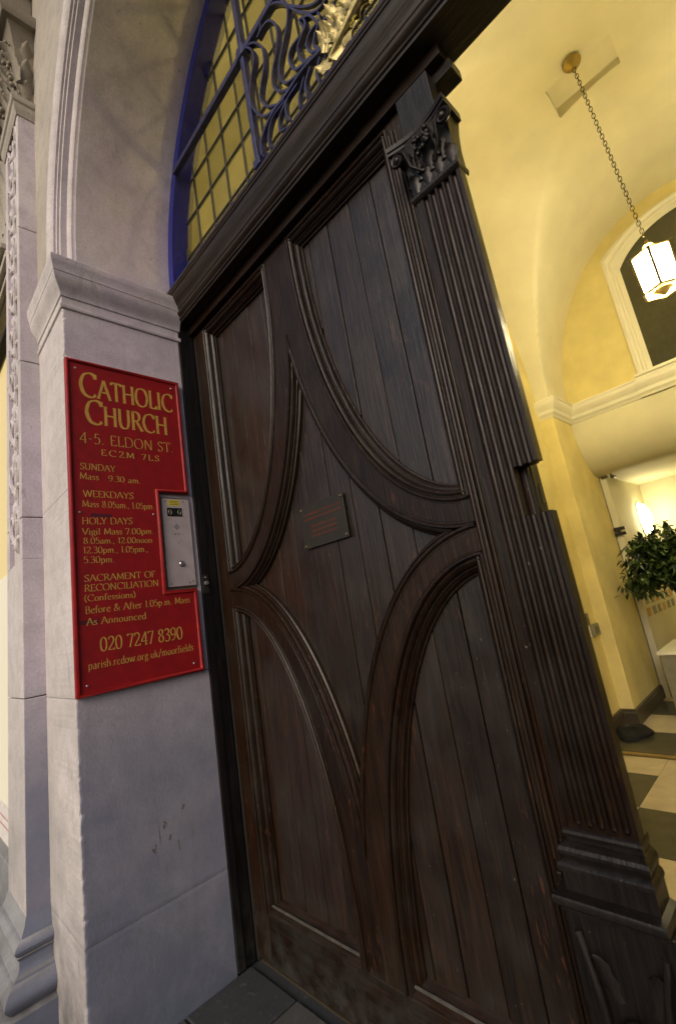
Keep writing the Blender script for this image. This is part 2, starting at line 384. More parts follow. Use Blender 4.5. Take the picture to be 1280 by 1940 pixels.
# spandrel wall over the arch
mb = MB(); n = NA
inner = [(CX - (RW + .117) * math.cos(math.pi * k / n), SPR + (RW + .117) * math.sin(math.pi * k / n)) for k in range(n + 1)]
inner = [(inner[0][0], 2.60)] + inner + [(inner[-1][0], 2.60)]
outer = [(-.39, 2.60)]
for k in range(n + 1):
    t = math.pi * k / n; c_, s_ = -math.cos(t), math.sin(t); q = 1 / max(abs(c_) / 1.81, s_ / 3.2) if s_ > 0 or c_ else 1
    q = min(1.81 / abs(c_) if abs(c_) > 1e-6 else 9e9, 3.2 / s_ if s_ > 1e-6 else 9e9); outer.append((CX + c_ * q, SPR + s_ * q))
outer.append((CX + 1.81, 2.60))
mb.grid([[(x, FY, z) for x, z in inner], [(x, FY, z) for x, z in outer], [(x, .3, z) for x, z in outer]])
obj('spandrel_wall', mb, 'stonehi', wallT)
# wall to the left of the doorway, behind the pilaster, with the shop window opening further on
obj('wall_panel', MB().box(-.90, -.391, FY + .002, .30, -.02, 6.0), 'stonehi', wallT)
obj('wall_panel', MB().box(2 * CX + .389, 9, FY + .002, .30, 2.78, 6.0), 'stonehi', wallT)
obj('wall_panel', MB().box(2 * CX + 1.602, 9, FY + .002, .30, -.02, 2.778), 'stonehi', wallT)
obj('wall_panel', MB().box(-14, -3.002, FY + .002, .30, -.02, 6.0), 'stonehi', wallT)
obj('upper_wall', MB().box(-14, 9, FY + .02, 6.2, 6.002, 13), 'stonehi', wallT)

for y, z, a, b, an in ((-.262, .505, .0035, .026, .5), (-.240, .55, .0012, .075, .05), (-.222, .565, .007, .016, .2), (-.218, .575, .004, .022, .7), (-.256, .515, .003, .02, -.3), (-.205, .525, .004, .024, -.2), (-.175, .49, .002, .04, .1), (-.150, .60, .005, .022, -.6)):
    rows = []; N_ = 10
    P_ = [(a * math.cos(2 * math.pi * k / N_) * rnd.uniform(.5, 1.2), b / 2 * math.sin(2 * math.pi * k / N_) * rnd.uniform(.7, 1.1)) for k in range(N_)]
    P_ = [(p * math.cos(an) - q * math.sin(an), p * math.sin(an) + q * math.cos(an)) for p, q in P_]
    obj('scuff_mark', MB().add([(.0006, y + p, z + q) for p, q in P_], [tuple(range(N_))]), 'scuff', wallT)
# ---- pilaster on the facade
PX0, PX1, PY = -.71, -.39, -.56
pil = thing('stone_pilaster', 'stone pilaster with carved foliage panel beside the church doorway', 'pilaster', (-.55, -.5, 0))
for z0, z1 in ((.34, 1.06), (1.06, 1.775), (1.775, 2.50), (2.50, 3.22), (3.22, 3.92)):
    mb = MB()
    if z1 < 1.7: mb.box(PX0, PX1, PY, FY + .004, z0 + .002, z1 - .002)
    elif z0 < 1.7: mb.box(PX0, PX1, PY, FY + .004, z0 + .002, 1.60); mb.box(PX0, PX0 + .05, PY, FY + .004, 1.60, z1 - .002); mb.box(PX1 - .05, PX1, PY, FY + .004, 1.60, z1 - .002); mb.box(PX0 + .05, PX1 - .05, PY + .02, FY + .004, 1.60, z1 - .002)
    else: mb.box(PX0, PX0 + .05, PY, FY + .004, z0 + .002, z1 - .002); mb.box(PX1 - .05, PX1, PY, FY + .004, z0 + .002, z1 - .002); mb.box(PX0 + .05, PX1 - .05, PY + .02, FY + .004, z0 + .002, z1 - .002)
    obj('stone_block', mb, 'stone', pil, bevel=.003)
# arabesque relief: stem, paired scrolls and leaves
mb = MB(); cx = (PX0 + PX1) / 2; yb = PY + .018
z = 1.66; k = 0
while z < 3.85:
    for s in (-1, 1):
        pts = [(cx, yb, z), (cx + s * .035, yb - .008, z + .05), (cx + s * .075, yb - .012, z + .09), (cx + s * .085, yb - .012, z + .14), (cx + s * .055, yb - .012, z + .165), (cx + s * .035, yb - .010, z + .135), (cx + s * .055, yb - .010, z + .12)]
        mb.tube(smoothpts(pts, 4), .0095, 6)
        for a in range(5):
            t = a / 4 * 2.2 + .2; mb.ball((cx + s * (.05 + .045 * math.cos(t)), yb - .004, z + .10 + .075 * math.sin(t)), .014, 6, 4, (1, 1, 1.5))
        mb.ball((cx + s * .055, yb - .006, z + .05), .018, 6, 4, (1.4, .8, .8))
    mb.ball((cx, yb - .006, z + .19), .022, 8, 5, (1, .8, 1.6)); mb.ball((cx, yb - .006, z + .03), .018, 8, 5, (1, .8, 1.8))
    mb.tube([(cx, yb - .004, z), (cx, yb - .008, z + .1), (cx, yb - .004, z + .23)], .008, 6); z += .235; k += 1
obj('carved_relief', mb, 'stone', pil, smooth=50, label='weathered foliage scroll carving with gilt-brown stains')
def around(prof, x0, x1, yf, yb_, name, mt, par, sm=30):
    rows = []
    for o_, zz in prof: rows.append([(x0 - o_, yb_, zz), (x0 - o_, yf - o_, zz), (x1 + o_, yf - o_, zz), (x1 + o_, yb_, zz)])
    return obj(name, MB().grid(rows), mt, par, smooth=sm)
base = [(.075, -.02), (.075, .10), (.068, .104), (.062, .106)]
base += [(.050 + .022 * math.sin(math.pi * t / 8), .108 + .075 * t / 8) for t in range(9)]
base += [(.042, .186), (.040, .192), (.030, .200), (.024, .215), (.024, .235), (.032, .246)]
base += [(.026 + .014 * math.sin(math.pi * t / 6), .248 + .040 * t / 6) for t in range(7)]
base += [(.016, .291), (.014, .300), (.006, .318), (.0, .345)]
around(base, PX0, PX1, PY, FY, 'pilaster_base', 'stonelow', pil)
neck = [(0, 3.905), (.006, 3.907), (.008, 3.92), (.014, 3.93), (.018, 3.95), (.018, 3.968), (.026, 3.975), (.030, 3.99), (.030, 4.004), (.004, 4.01)]
around(neck, PX0, PX1, PY, FY, 'necking', 'stonehi', pil)
bell = [(.0, 4.008), (.0, 4.20), (.012, 4.34), (.035, 4.44), (.05, 4.47), (.075, 4.475), (.085, 4.50), (.085, 4.54), (.07, 4.56), (.0, 4.57)]
around(bell, PX0, PX1, PY, FY, 'capital', 'stonecap', pil)
mb = MB()
def leaf(mb, base_p, out, up, w, h, curl, n=7, m_=5):
    """acanthus-like leaf: base point, outward dir, up dir"""
    bp = Vector(base_p); o = Vector(out).normalized(); u = Vector(up).normalized(); sd = u.cross(o).normalized(); rows = []
    for i in range(n + 1):
        t = i / n; ww = w * (math.sin(math.pi * min(1, t * .85 + .15)) ** .7) * (1 + .18 * math.cos(i * math.pi))
        c = bp + u * h * (t - .35 * max(0, t - .6) ** 1.0 * 1.6) + o * (curl * (t ** 2.2) + .004)
        rows.append([c + sd * ww * (k / m_ * 2 - 1) * .5 - o * (abs(k / m_ * 2 - 1) ** 2) * w * .18 for k in range(m_ + 1)])
    mb.grid(rows)
for row, (zz, hh, cu) in enumerate(((4.02, .16, .05), (4.12, .20, .07), (4.22, .22, .09))):
    for k in range(4):
        leaf(mb, (PX0 + .04 + k * .08 + (.04 if row == 1 else 0), PY, zz), (0, -1, 0), (0, 0, 1), .085, hh, cu)
    for k in range(1):
        leaf(mb, (PX1, PY + .04, zz), (1, 0, 0), (0, 0, 1), .07, hh, cu * .6)
for _ in range(26): mb.ball((rnd.uniform(PX0, PX1), PY - rnd.uniform(.01, .05), rnd.uniform(4.05, 4.45)), rnd.uniform(.008, .018), 6, 4)
obj('acanthus_leaf', mb, 'stonecap', pil, smooth=60)
# deep entablature that shades the capital
ent = thing('stone_entablature', 'shadowed stone cornice high above the carved pilaster', 'cornice', (-.55, -.6, 4.6))
obj('architrave', MB().box(-1.6, -.395, -.75, FY, 4.60, 4.80), 'stonecap', ent, bevel=.004)
for i, (o_, z0, z1) in enumerate(((.05, 4.58, 4.60), (.09, 4.80, 4.83), (.16, 4.83, 4.88))): obj('fillet', MB().box(-1.6, -.392 + .02 * i, -.75 - o_, FY, z0 + .001, z1 - .001), 'stonehi', ent, bevel=.003)

# ============================================================ DOOR FRAME
fr = thing('door_frame', 'dark oak frame with moulded transom beam under the fanlight', 'door frame', (0, 0, 0))
obj('jamb', MB().box(-.05, .004, .003, .036, 0, 2.62), 'jamb', fr, bevel=.003)
obj('jamb', MB().box(-.05, -.001, .038, .083, 0, 2.62), 'jamb', fr, bevel=.003)
obj('jamb', MB().box(-.05, .008, .087, .30, 0, 2.62), 'dark', fr)
obj('jamb', MB().box(2 * CX - .004, 2 * CX + .05, .003, .30, 0, 2.62), 'jamb', fr)
# transom: (y, z) profile swept along X
tp = [(.148, 2.642), (.012, 2.642), (.010, 2.650), (.004, 2.652), (.004, 2.660), (.006, 2.664), (-.000, 2.668), (-.006, 2.676), (-.006, 2.684), (-.001, 2.690), (-.001, 2.698), (-.004, 2.700), (-.004, 2.706),
      (-.008, 2.716), (-.017, 2.730), (-.026, 2.748), (-.029, 2.762), (-.029, 2.770), (-.033, 2.772), (-.033, 2.782), (-.036, 2.784), (-.036, 2.798), (.148, 2.800)]
obj('transom', MB().grid([[(x, y, z) for x in (-.0, .7, 1.42, 2.1, 2.84)] for y, z in tp + tp[:1]]), 'trans', fr, smooth=30)
obj('head_rail', MB().box(0.0, 1.470, .060, .146, 2.600, 2.6405), 'woodx', fr, bevel=.002)
obj('head_stop', MB().box(1.405, 1.482, .088, .146, 2.562, 2.5985), 'woodx', fr, bevel=.003)
# keyhole/bolt keeper on the jamb
kp = obj('lock_keeper', MB().box(-.002, .009, .006, .034, 1.352, 1.432), 'dark', fr, bevel=.003)
obj('knob', MB().disc((.009, .020, 1.396), (1, 0, 0), .0095, .012), 'screw', kp, smooth=True)
obj('screw_head', MB().disc((.009, .020, 1.421), (1, 0, 0), .003, .002), 'screw', kp)

# ============================================================ DOOR LEAF
door = thing('oak_door', 'tall dark oak door leaf with curved strap panels and fluted edge pilaster', 'door', (.7, .1, 0))
F = .085; PL = .128; XL, XR, ZB, ZT = .10, 1.25, .21, 2.577; XC = .69; ZC = 1.35
obj('backing', MB().box(.012, 1.40, .1505, .165, .02, 2.598), 'dark', door)
js = [.10, .177, .285, .400, .503, .604, .721, .820, .922, 1.031, 1.131, 1.25]
for i in range(len(js) - 1):
    a, b = js[i], js[i + 1]; e = rnd.uniform(-.0012, .0012); gp = .0007 + (.0010 + .0012 * rnd.random() if i > 5 else .0004 * rnd.random())
    obj('plank', MB().box(a + gp, b - gp, PL + e, .149, .13, 2.597), 'plank', door, bevel=.0006)
obj('stile', MB().box(.012, XL, F, .149, .014, 2.598), 'woodd', door, bevel=.0025)
obj('stile', MB().box(XR, 1.40, F, .149, .014, 2.598), 'woodd', door, bevel=.0025)
obj('top_rail', MB().box(XL + .001, XR - .001, F + .0006, .149, ZT, 2.597), 'woodx', door, bevel=.0015)
obj('bottom_rail', MB().box(XL + .001, XR - .001, F + .0006, .149, .014, ZB - .03), 'woodxd', door, bevel=.0025)
# weatherboard-like chamfer on the bottom rail
mb = MB(); mb.grid([[(x, F + .0006, ZB - .0305), (x, F + .002, ZB - .022), (x, PL + .001, ZB + .004), (x, PL + .006, ZB + .004)] for x in (XL, XR)])
obj('sill_chamfer', mb, 'woodxd', door)
obj('sill_bead', MB().tube([(XL + .002, F + .012, ZB - .008), (XR - .002, F + .012, ZB - .008)], .0045, 6), 'dusty_highlight', door, smooth=True)
# strap work
RXo, RZo, RXi, RZi = .50, 1.075, .60, 1.146
def ell(rx, rz, zc, sx, sz, t):            # quarter ellipse about the outer corner (XR or XL mirrored, zc)
    x = XR - rx * math.cos(t); z = zc - sz * rz * math.sin(t)
    if sx < 0: x = 2 * XC - x + (2 * ((XL + XR) / 2) - 2 * XC)
    return x, z
def mir(x): return XL + XR - x
XM = (XL + XR) / 2                           # 0.675 geometric middle of the leaf panels
for sx in (1, -1):
    for sz in (1, -1):
        zc = ZC + sz * (.073 + RZo) if True else 0
        t0 = math.acos((XR - (XM + .058)) / RXo) if (XR - (XM + .058)) < RXo else 0
        outer_ = [(XR - RXo * math.cos(t), zc - sz * RZo * math.sin(t)) for t in [t0 + (math.pi / 2 - t0) * k / 28 for k in range(29)]]
        t1 = math.acos(min(1, (XR - XM) / RXi))
        inner_ = [(XR - RXi * math.cos(t), zc - sz * RZi * math.sin(t)) for t in [t1 + (math.pi / 2 - t1) * k / 28 for k in range(29)]]
        zend = ZT if sz > 0 else ZB - .03
        poly = [(outer_[0][0], zend)] + outer_ + inner_[::-1] + [(XM, zend)]
        poly = [(max(XM, x), z) for x, z in poly]
        # strap drawn as strips so the concave outline fills cleanly
        mb = MB(); ri, ro = [], []
        li = [(XM, zend), (XM, (zend + inner_[0][1]) / 2)] + inner_
        lo = [(outer_[0][0], zend), (outer_[0][0], (zend + outer_[0][1]) / 2)] + outer_
        fx = (lambda x: x) if sx > 0 else mir
        A = [(fx(x), F + .0006, z) for x, z in li]; B = [(fx(x), F + .0006, z) for x, z in lo]
        A2 = [(x, .127, z) for x, _, z in A]; B2 = [(x, .127, z) for x, _, z in B]
        mb.grid([A2, A, B, B2])
        obj('strap', mb, 'woodd' if sz < 0 else 'wood', door, fix=True)
        # incised lines along the strap (thin beads)
        for fr_ in (.16, .84):
            pts = []
            for (a, b) in list(zip(li, lo))[6 if fr_ < .5 else 10:-1]:
                pts.append((fx(a[0] * (1 - fr_) + b[0] * fr_), F + .0004, a[1] * (1 - fr_) + b[1] * fr_))
            obj('bead', MB().tube(pts, .0007, 4), 'woodd', door)
        # mouldings: profile (d into the panel, y)
        prof = [(-.007, F + .001), (-.007, F - .003), (-.003, F - .0075), (.002, F - .008), (.0055, F - .004), (.0062, F + .004), (.0095, F + .004), (.0102, F - .002), (.014, F - .004), (.019, F - .001), (.0235, F + .006), (.0250, F + .013), (.0285, F + .0135), (.0290, F + .018), (.0330, F + .0205), (.0370, F + .026), (.0385, F + .033), (.0430, F + .034), (.0435, PL + .004)]
        rows = []
        ts = [0 + (math.pi / 2) * k / 44 for k in range(45)]
        for d, y in prof:
            r = []
            for t in ts:
                x, z = XR - RXo * math.cos(t), zc - sz * RZo * math.sin(t)
                nx, nz = math.cos(t) / RXo, sz * math.sin(t) / RZo; q = math.hypot(nx, nz)
                r.append((x + nx / q * d, z + nz / q * d))
            # straight run up the muntin
            x0 = XR - RXo + d
            zz = zend
            r = [(x0, zz)] + r
            r = [(fx(min(x, XR - .000)), y, z) for x, z in r]
            rows.append(r)
        obj('moulding', MB().grid(rows), 'woodd' if sz < 0 else 'wood', door, smooth=35)
        # straight mouldings on stile and rail of the corner panel
        zhi = zc - sz * RZo
        rows = [[(fx(XR - d), y, zhi), (fx(XR - d), y, zend)] for d, y in prof]
        obj('moulding', MB().grid(rows), 'woodd' if sz < 0 else 'wood', door, smooth=35)
        if sz > 0:
            rows = [[(fx(XR - RXo), y, ZT - d), (fx(XR), y, ZT - d)] for d, y in prof]
            obj('moulding', MB().grid(rows), 'woodx', door, smooth=35)
        # inner mouldings bounding the central star panel
        pr2 = [(-.006, F + .001), (-.006, F - .003), (-.002, F - .007), (.003, F - .007), (.0062, F - .002), (.0068, F + .005), (.010, F + .005), (.0108, F + .001), (.0145, F + .002), (.0185, F + .008), (.0205, F + .017), (.0240, F + .018), (.0245, F + .026), (.0300, F + .030), (.0310, PL + .004)]
        rows = []
        for d, y in pr2:
            r = []
            for t in [t1 * .86 + (math.pi / 2 - t1 * .86) * k / 40 for k in range(41)]:
                x, z = XR - RXi * math.cos(t), zc - sz * RZi * math.sin(t)
                nx, nz = math.cos(t) / RXi, sz * math.sin(t) / RZi; q = math.hypot(nx, nz)
                x, z = x - nx / q * d, z - nz / q * d
                r.append((fx(max(x, XM - .0)), y, z))
            rows.append(r)
        obj('moulding', MB().grid(rows), 'woodd' if sz < 0 else 'wood', door, smooth=35)
# small star-shaped joint at the top of the muntin
obj('joint_line', MB().tube([(XM, F + .0002, 2.36), (XM + .045, F + .0002, 2.25)], .0012, 4), 'dark', door)
obj('joint_line', MB().tube([(XM, F + .0002, 2.36), (XM - .05, F + .0002, 2.24)], .0012, 4), 'dark', door)
obj('joint_line', MB().tube([(XM, F + .0002, 2.36), (XM, F + .0002, 2.46)], .0009, 4), 'dark', door)
# slim reeded strip between panel and pilaster
for x0, x1, y0 in ((1.254, 1.262, F - .006), (1.266, 1.277, F - .012), (1.281, 1.287, F - .006)):
    obj('reed', MB().box(x0, x1, y0, F + .002, .62, 2.55), 'wood', door, bevel=.003)
obj('reed', MB().box(1.254, 1.266, F - .008, F + .002, .03, .60), 'woodd', door, bevel=.003)

# fluted pilaster at the leading edge
P0, P1, PF = 1.316, 1.4500, .040
def flutes(z0, z1, x0, x1, name):
    cs = [1.345 + .0218 * k for k in range(5)]; w = .0074; dpt = .0085
    xsn = 96; X = [x0 + (x1 - x0) * k / xsn for k in range(xsn + 1)]
    zs = sorted(set([z0, z1] + [z for z in [.715 + .0012 * k for k in range(11)] + [2.226 - .0012 * k for k in range(11)] if z0 < z < z1] + [z0 + (z1 - z0) * k / 6 for k in range(7)]))
    rows = []
    for z in zs:
        r = [(x0, F + .001, z)]
        for x in X:
            d = 0
            for c in cs:
                u = abs(x - c) / w
                if u < 1:
                    e = min(z - .716, 2.226 - z)
                    if e > 0:
                        q = 1 if e > w else math.sqrt(max(0, 1 - ((w - e) / w) ** 2))
                        if u < q: d = max(d, dpt * math.sqrt(max(0, 1 - (u / max(q, .01)) ** 2)))
            r.append((x, PF + d, z))
        r.append((x1, PF + .030, z)); rows.append(r)
    mb = MB().grid(rows); k = len(rows[0])
    mb.add(rows[0], [tuple(range(k))]); mb.add(rows[-1], [tuple(range(k))[::-1]])
    return obj(name, mb, 'wood', door, fix=True)
flutes(.708, 1.3305, P0, P1, 'fluted_shaft'); flutes(1.3307, 1.4433, P0, 1.391, 'fluted_shaft'); flutes(1.4435, 2.245, P0, P1, 'fluted_shaft')
# lock edge visible in the notch
obj('leaf_edge', MB().box(1.4001, 1.4060, .086, .149, .03, 2.59), 'carve', door)
lp = obj('lock_plate', MB().box(1.4062, 1.4085, .100, .112, 1.30, 1.47), 'carve', door)
obj('lock_slot', MB().box(1.4087, 1.4100, .118, .138, 1.36, 1.405), 'black', door)
obj('shaft_backing', MB().box(1.3995, 1.436, .071, .0845, .03, 1.330), 'carve', door); obj('shaft_backing', MB().box(1.3995, 1.436, .071, .0845, 1.444, 2.40), 'carve', door)
# pilaster base (mouldings) and pedestal
def aroundd(prof, name, mt, x0=P0, x1=P1, yf=PF):
    rows = [[(x0 - o_, F + .001, z), (x0 - o_, yf - o_, z), (x1 + o_ * .5, yf - o_, z), (x1 + o_ * .5, yf + .045, z)] for o_, z in prof]
    return obj(name, MB().grid(rows), mt, door, smooth=30)
aroundd([(.000, .709), (.004, .706), (.0055, .701), (.004, .695), (.0005, .693), (.0005, .687), (.009, .683), (.0145, .680), (.018, .674), (.018, .668), (.013, .660), (.012, .656), (.020, .652), (.023, .648),
         (.0235, .642), (.0175, .639), (.0175, .604), (.038, .600), (.040, .596), (.040, .586), (.030, .578), (.030, .572)], 'pilaster_base', 'carve')
ped = MB(); ped.box(1.285, 1.470, .022, F + .001, .03, .574); obj('pedestal', ped, 'carve', door, bevel=.003)
mb = MB()
for s in (0,):
    mb.tube(smoothpts([(1.305, .018, .54), (1.325, .010, .44), (1.322, .012, .34), (1.312, .016, .20)], 6), .007, 6)
    mb.tube(smoothpts([(1.450, .018, .54), (1.432, .010, .44), (1.436, .012, .34), (1.445, .016, .20)], 6), .007, 6)
    mb.tube(smoothpts([(1.335, .016, .32), (1.350, .006, .40), (1.385, .002, .425), (1.415, .006, .40), (1.430, .016, .31)], 6), .009, 6)
    leaf(mb, (1.38, .018, .24), (0, -1, 0), (0, 0, 1), .07, .14, .02); leaf(mb, (1.38, .020, .06), (0, -1, 0), (0, 0, 1), .11, .16, .02)
    leaf(mb, (1.35, .020, .44), (0, -1, 0), (-.3, 0, 1), .03, .10, .012); leaf(mb, (1.41, .020, .44), (0, -1, 0), (.3, 0, 1), .03, .10, .012)
obj('pedestal_carving', mb, 'carve', door, smooth=60)
# Corinthian capital
cz0, cz1 = 2.235, 2.395
capo = thing_cap = None
mb = MB()
aroundd([(.000, 2.222), (.006, 2.225), (.010, 2.231), (.010, 2.238), (.006, 2.244), (.0, 2.247)], 'astragal', 'carve')
rows = [[(P0 - o_, F, z), (P0 - o_, PF - o_ * 1.2, z), (P1 + o_ * .6, PF - o_ * 1.2, z), (P1 + o_ * .6, PF + .045, z)] for o_, z in ((.0, 2.247), (.0, 2.30), (.008, 2.35), (.02, 2.385), (.022, 2.39))]
cap = obj('capital', MB().grid(rows), 'carve', door, smooth=40)
mb = MB()
for k in range(4): leaf(mb, (P0 + .012 + k * .037, PF + .002, 2.248), (0, -1, 0), (0, 0, 1), .036, .062, .022)
for k in range(3): leaf(mb, (P0 + .030 + k * .037, PF - .001, 2.275), (0, -1, 0), (0, 0, 1), .034, .075, .032)
leaf(mb, (P0 - .002, PF + .020, 2.25), (-1, 0, 0), (0, 0, 1), .03, .07, .02)
obj('acanthus_leaf', mb, 'carve', cap, smooth=60)
mb = MB()
for sx, xc_ in ((-1, P0 - .008), (1, P1 + .004)):
    yc = PF - .030
    pts = [(xc_ - sx * .055, yc + .022, 2.285), (xc_ - sx * .030, yc + .010, 2.315)]
    for k in range(26):
        a = math.pi * .9 - k * .42; rr = .023 * (1 - k / 30)
        pts.append((xc_ + sx * rr * math.cos(a) * -1 * -1, yc - .004 * (k / 26), 2.355 + rr * math.sin(a)))
    mb.tube(pts, [.0065 - .0035 * k / len(pts) for k in range(len(pts))], 6)
    mb.ball((xc_, yc, 2.355), .012, 8, 6, (1, 1.2, 1))
for (a, b, c, d) in ((1.350, 2.33, 1.375, 2.365), (1.415, 2.33, 1.395, 2.365)):
    mb.tube(smoothpts([(a, PF - .01, b - .04), (a, PF - .022, b), (c, PF - .03, d), (c + (.008 if c < 1.38 else -.008), PF - .03, d - .012)], 5), .005, 6)
obj('volute', mb, 'carve', cap, smooth=60)
mb = MB()
for _ in range(22):
    a, b = rnd.uniform(-.024, .024), rnd.uniform(-.035, .03); mb.ball((1.384 + a, PF - .030 - rnd.uniform(0, .012) + abs(a) * .3, 2.352 + b), rnd.uniform(.0055, .0085), 8, 5)
obj('fruit_cluster', mb, 'carve', cap, smooth=True)
ab = []                                      # abacus with concave front
front = [(P0 - .030 + (P1 - P0 + .05) * k / 12, PF - .040 + .020 * math.sin(math.pi * k / 12)) for k in range(13)]
plan = [(P0 - .030, F)] + front + [(P1 + .020, PF + .04), (P1 + .02, F)]
rows = [[(x, y, z) for x, y in plan] for z in (2.392,)]
mb = MB()
for (o_, z0, z1) in ((0, 2.384, 2.394), (.004, 2.3945, 2.408)):
    pl = [(x, y - (o_ if y < F - .001 else 0)) for x, y in plan]
    mb.prism(pl, lambda a, b, z=z0: (a, b, z), lambda a, b, z=z1: (a, b, z))
obj('abacus', mb, 'carve', cap, fix=True)
obj('frieze_block', MB().box(1.327, 1.432, .034, F - .001, 2.409, 2.560), 'carve', door, bevel=.002)

# ============================================================ DOOR PLAQUE
pq = thing('door_plaque', 'small dark bronze plaque with faded red text screwed to the oak door', 'plaque', (.678, .125, 1.5))
obj('plate', MB().box(.566, .791, .1150, .1200, 1.422, 1.573), 'bronze', pq, bevel=.001)
for x in (.575, .782):
    for z in (1.432, 1.563): obj('screw', MB().disc((x, .1150, z), (0, -1, 0), .0052, .0035), 'bronzehead', pq, smooth=True)
mb = MB()
def scrib(x0, x1, z, h):
    x = x0
    while x < x1:
        w = rnd.uniform(.004, .011); xe = min(x + w, x1); xx = x
        while xx < xe:
            t = rnd.random()
            if t < .55: mb.add([(xx, .1143, z), (xx + .0011, .1143, z), (xx + .0013, .1143, z + h), (xx + .0003, .1143, z + h)], [(0, 1, 2, 3)])
            elif t < .8: mb.add([(xx, .1143, z + h * .5), (xx + .0018, .1143, z + h * .5), (xx + .0018, .1143, z + h * .66), (xx, .1143, z + h * .66)], [(0, 1, 2, 3)])
            else: mb.add([(xx, .1143, z), (xx + .0018, .1143, z), (xx + .0018, .1143, z + h * .2), (xx, .1143, z + h * .2)], [(0, 1, 2, 3)])
            xx += .0019
        x = xe + .0022
for x0, x1, z in ((.585, .775, 1.537), (.583, .772, 1.520), (.615, .745, 1.491), (.618, .745, 1.474), (.614, .744, 1.457)): scrib(x0, x1, z, .0085)
obj('faded_lettering', mb, 'redtext', pq, kind='stuff')

# ============================================================ FANLIGHT, GRILLE
fan = thing('fanlight', 'arched amber leaded glass fanlight with a blue painted frame above the door', 'window', (CX, .05, SPR))
GY = .060
mb = arcsweep([(.002, .012), (-.004, -.018), (-.050, -.018), (-.050, .055), (-.046, .085), (.002, .085)], NA, 2.802)
obj('arched_frame', mb, 'blue', fan, smooth=30)
obj('sill_bar', MB().box(0.02, 2 * CX - .02, -.030, .052, 2.801, 2.812), 'blue', fan, bevel=.002)
# panes: one per lead cell, clipped to the arch
Ri = RW - .048; dx, dz = .135, .1885; x0g, z0g = .070, 2.813
xsL = [x0g + dx * k for k in range(-1, 21)]; zsL = [z0g] + [2.985 + dz * k for k in range(0, 8)]
def clip_circle(x0, x1, z0, z1):
    pts = []
    N = 6
    per = [(x0 + (x1 - x0) * k / N, z0) for k in range(N)] + [(x1, z0 + (z1 - z0) * k / N) for k in range(N)] + [(x1 - (x1 - x0) * k / N, z1) for k in range(N)] + [(x0, z1 - (z1 - z0) * k / N) for k in range(N)]
    ins = [math.hypot(x - CX, z - SPR) < Ri for x, z in per]
    if not any(ins): return None
    cxm, czm = sum(p[0] for p, i in zip(per, ins) if i) / sum(ins), sum(p[1] for p, i in zip(per, ins) if i) / sum(ins)
    out = []
    for p, i in zip(per, ins):
        if i: out.append(p)
        else:
            a, b = 0., 1.
            for _ in range(14):
                mth = (a + b) / 2; q = (cxm + (p[0] - cxm) * mth, czm + (p[1] - czm) * mth)
                if math.hypot(q[0] - CX, q[1] - SPR) < Ri: a = mth
                else: b = mth
            out.append((cxm + (p[0] - cxm) * a, czm + (p[1] - czm) * a))
    o2 = []
    for p in out:
        if not o2 or math.hypot(p[0] - o2[-1][0], p[1] - o2[-1][1]) > 1e-4: o2.append(p)
    return o2 if len(o2) > 3 and (max(p[0] for p in o2) - min(p[0] for p in o2)) > .012 and (max(p[1] for p in o2) - min(p[1] for p in o2)) > .012 else None
for i in range(len(xsL) - 1):
    for j in range(len(zsL) - 1):
        pl = clip_circle(xsL[i], xsL[i + 1], zsL[j], zsL[j + 1])
        if pl:
            tl = rnd.uniform(-.0008, .0008)
            obj('pane', MB().prism(pl, lambda a, b, t=tl: (a, GY + t, b), lambda a, b, t=tl: (a, GY + .003 + t, b)), 'amber', fan)
for x in xsL:
    h = Ri ** 2 - (x - CX) ** 2
    if h > .01: obj('lead', MB().box(x - .0045, x + .0045, GY - .0045, GY + .007, 2.812, SPR + math.sqrt(h)), 'lead', fan, bevel=.002)
for z in zsL[1:]:
    h = Ri ** 2 - (z - SPR) ** 2
    if h > .01: q = math.sqrt(h); obj('lead', MB().box(CX - q, CX + q, GY - .006, GY + .0085, z - .0045, z + .0045), 'lead', fan, bevel=.002)

gr = thing('iron_grille', 'blue wrought iron scroll grille with gilded leaves in front of the fanlight', 'grille', (CX, -.02, 2.81))
S_ = 1.045
def fx_(x, z): return 1.8072 + (x - 1.8072) * S_, 1.2 + (z - 1.2) * S_
YG = -.020
for s in (1, -1):
    f = (lambda x: x) if s > 0 else (lambda x: 2 * CX - x)
    x = f(.785); obj('upright_bar', MB().box(x - .011, x + .011, YG - .014, YG + .014, 2.845, SPR + math.sqrt(Ri ** 2 - (.785 - CX) ** 2)), 'iron', gr, bevel=.003)
    obj('bar_foot', MB().box(x - .020, x + .020, YG - .017, YG + .017, 2.812, 2.848), 'iron', gr, bevel=.004)
    obj('boss', MB().box(x - .019, x + .019, YG - .022, YG + .022, 3.342, 3.392), 'iron', gr, bevel=.006)
    a, b = sorted((f(.160), f(.785)));
    obj('cross_bar', MB().box(a + .010 * (s > 0), b - .010 * (s < 0), YG - .0135, YG + .0135, 3.353, 3.381), 'iron', gr, bevel=.003)
    for xx in (f(.765), f(.805)): obj('collar', MB().box(xx - .006, xx + .006, YG - .019, YG + .019, 3.346, 3.388), 'iron', gr, bevel=.003)
obj('cross_bar', MB().box(.785, 2 * CX - .785, YG - .0135, YG + .0135, 3.353, 3.381), 'iron', gr, bevel=.003)
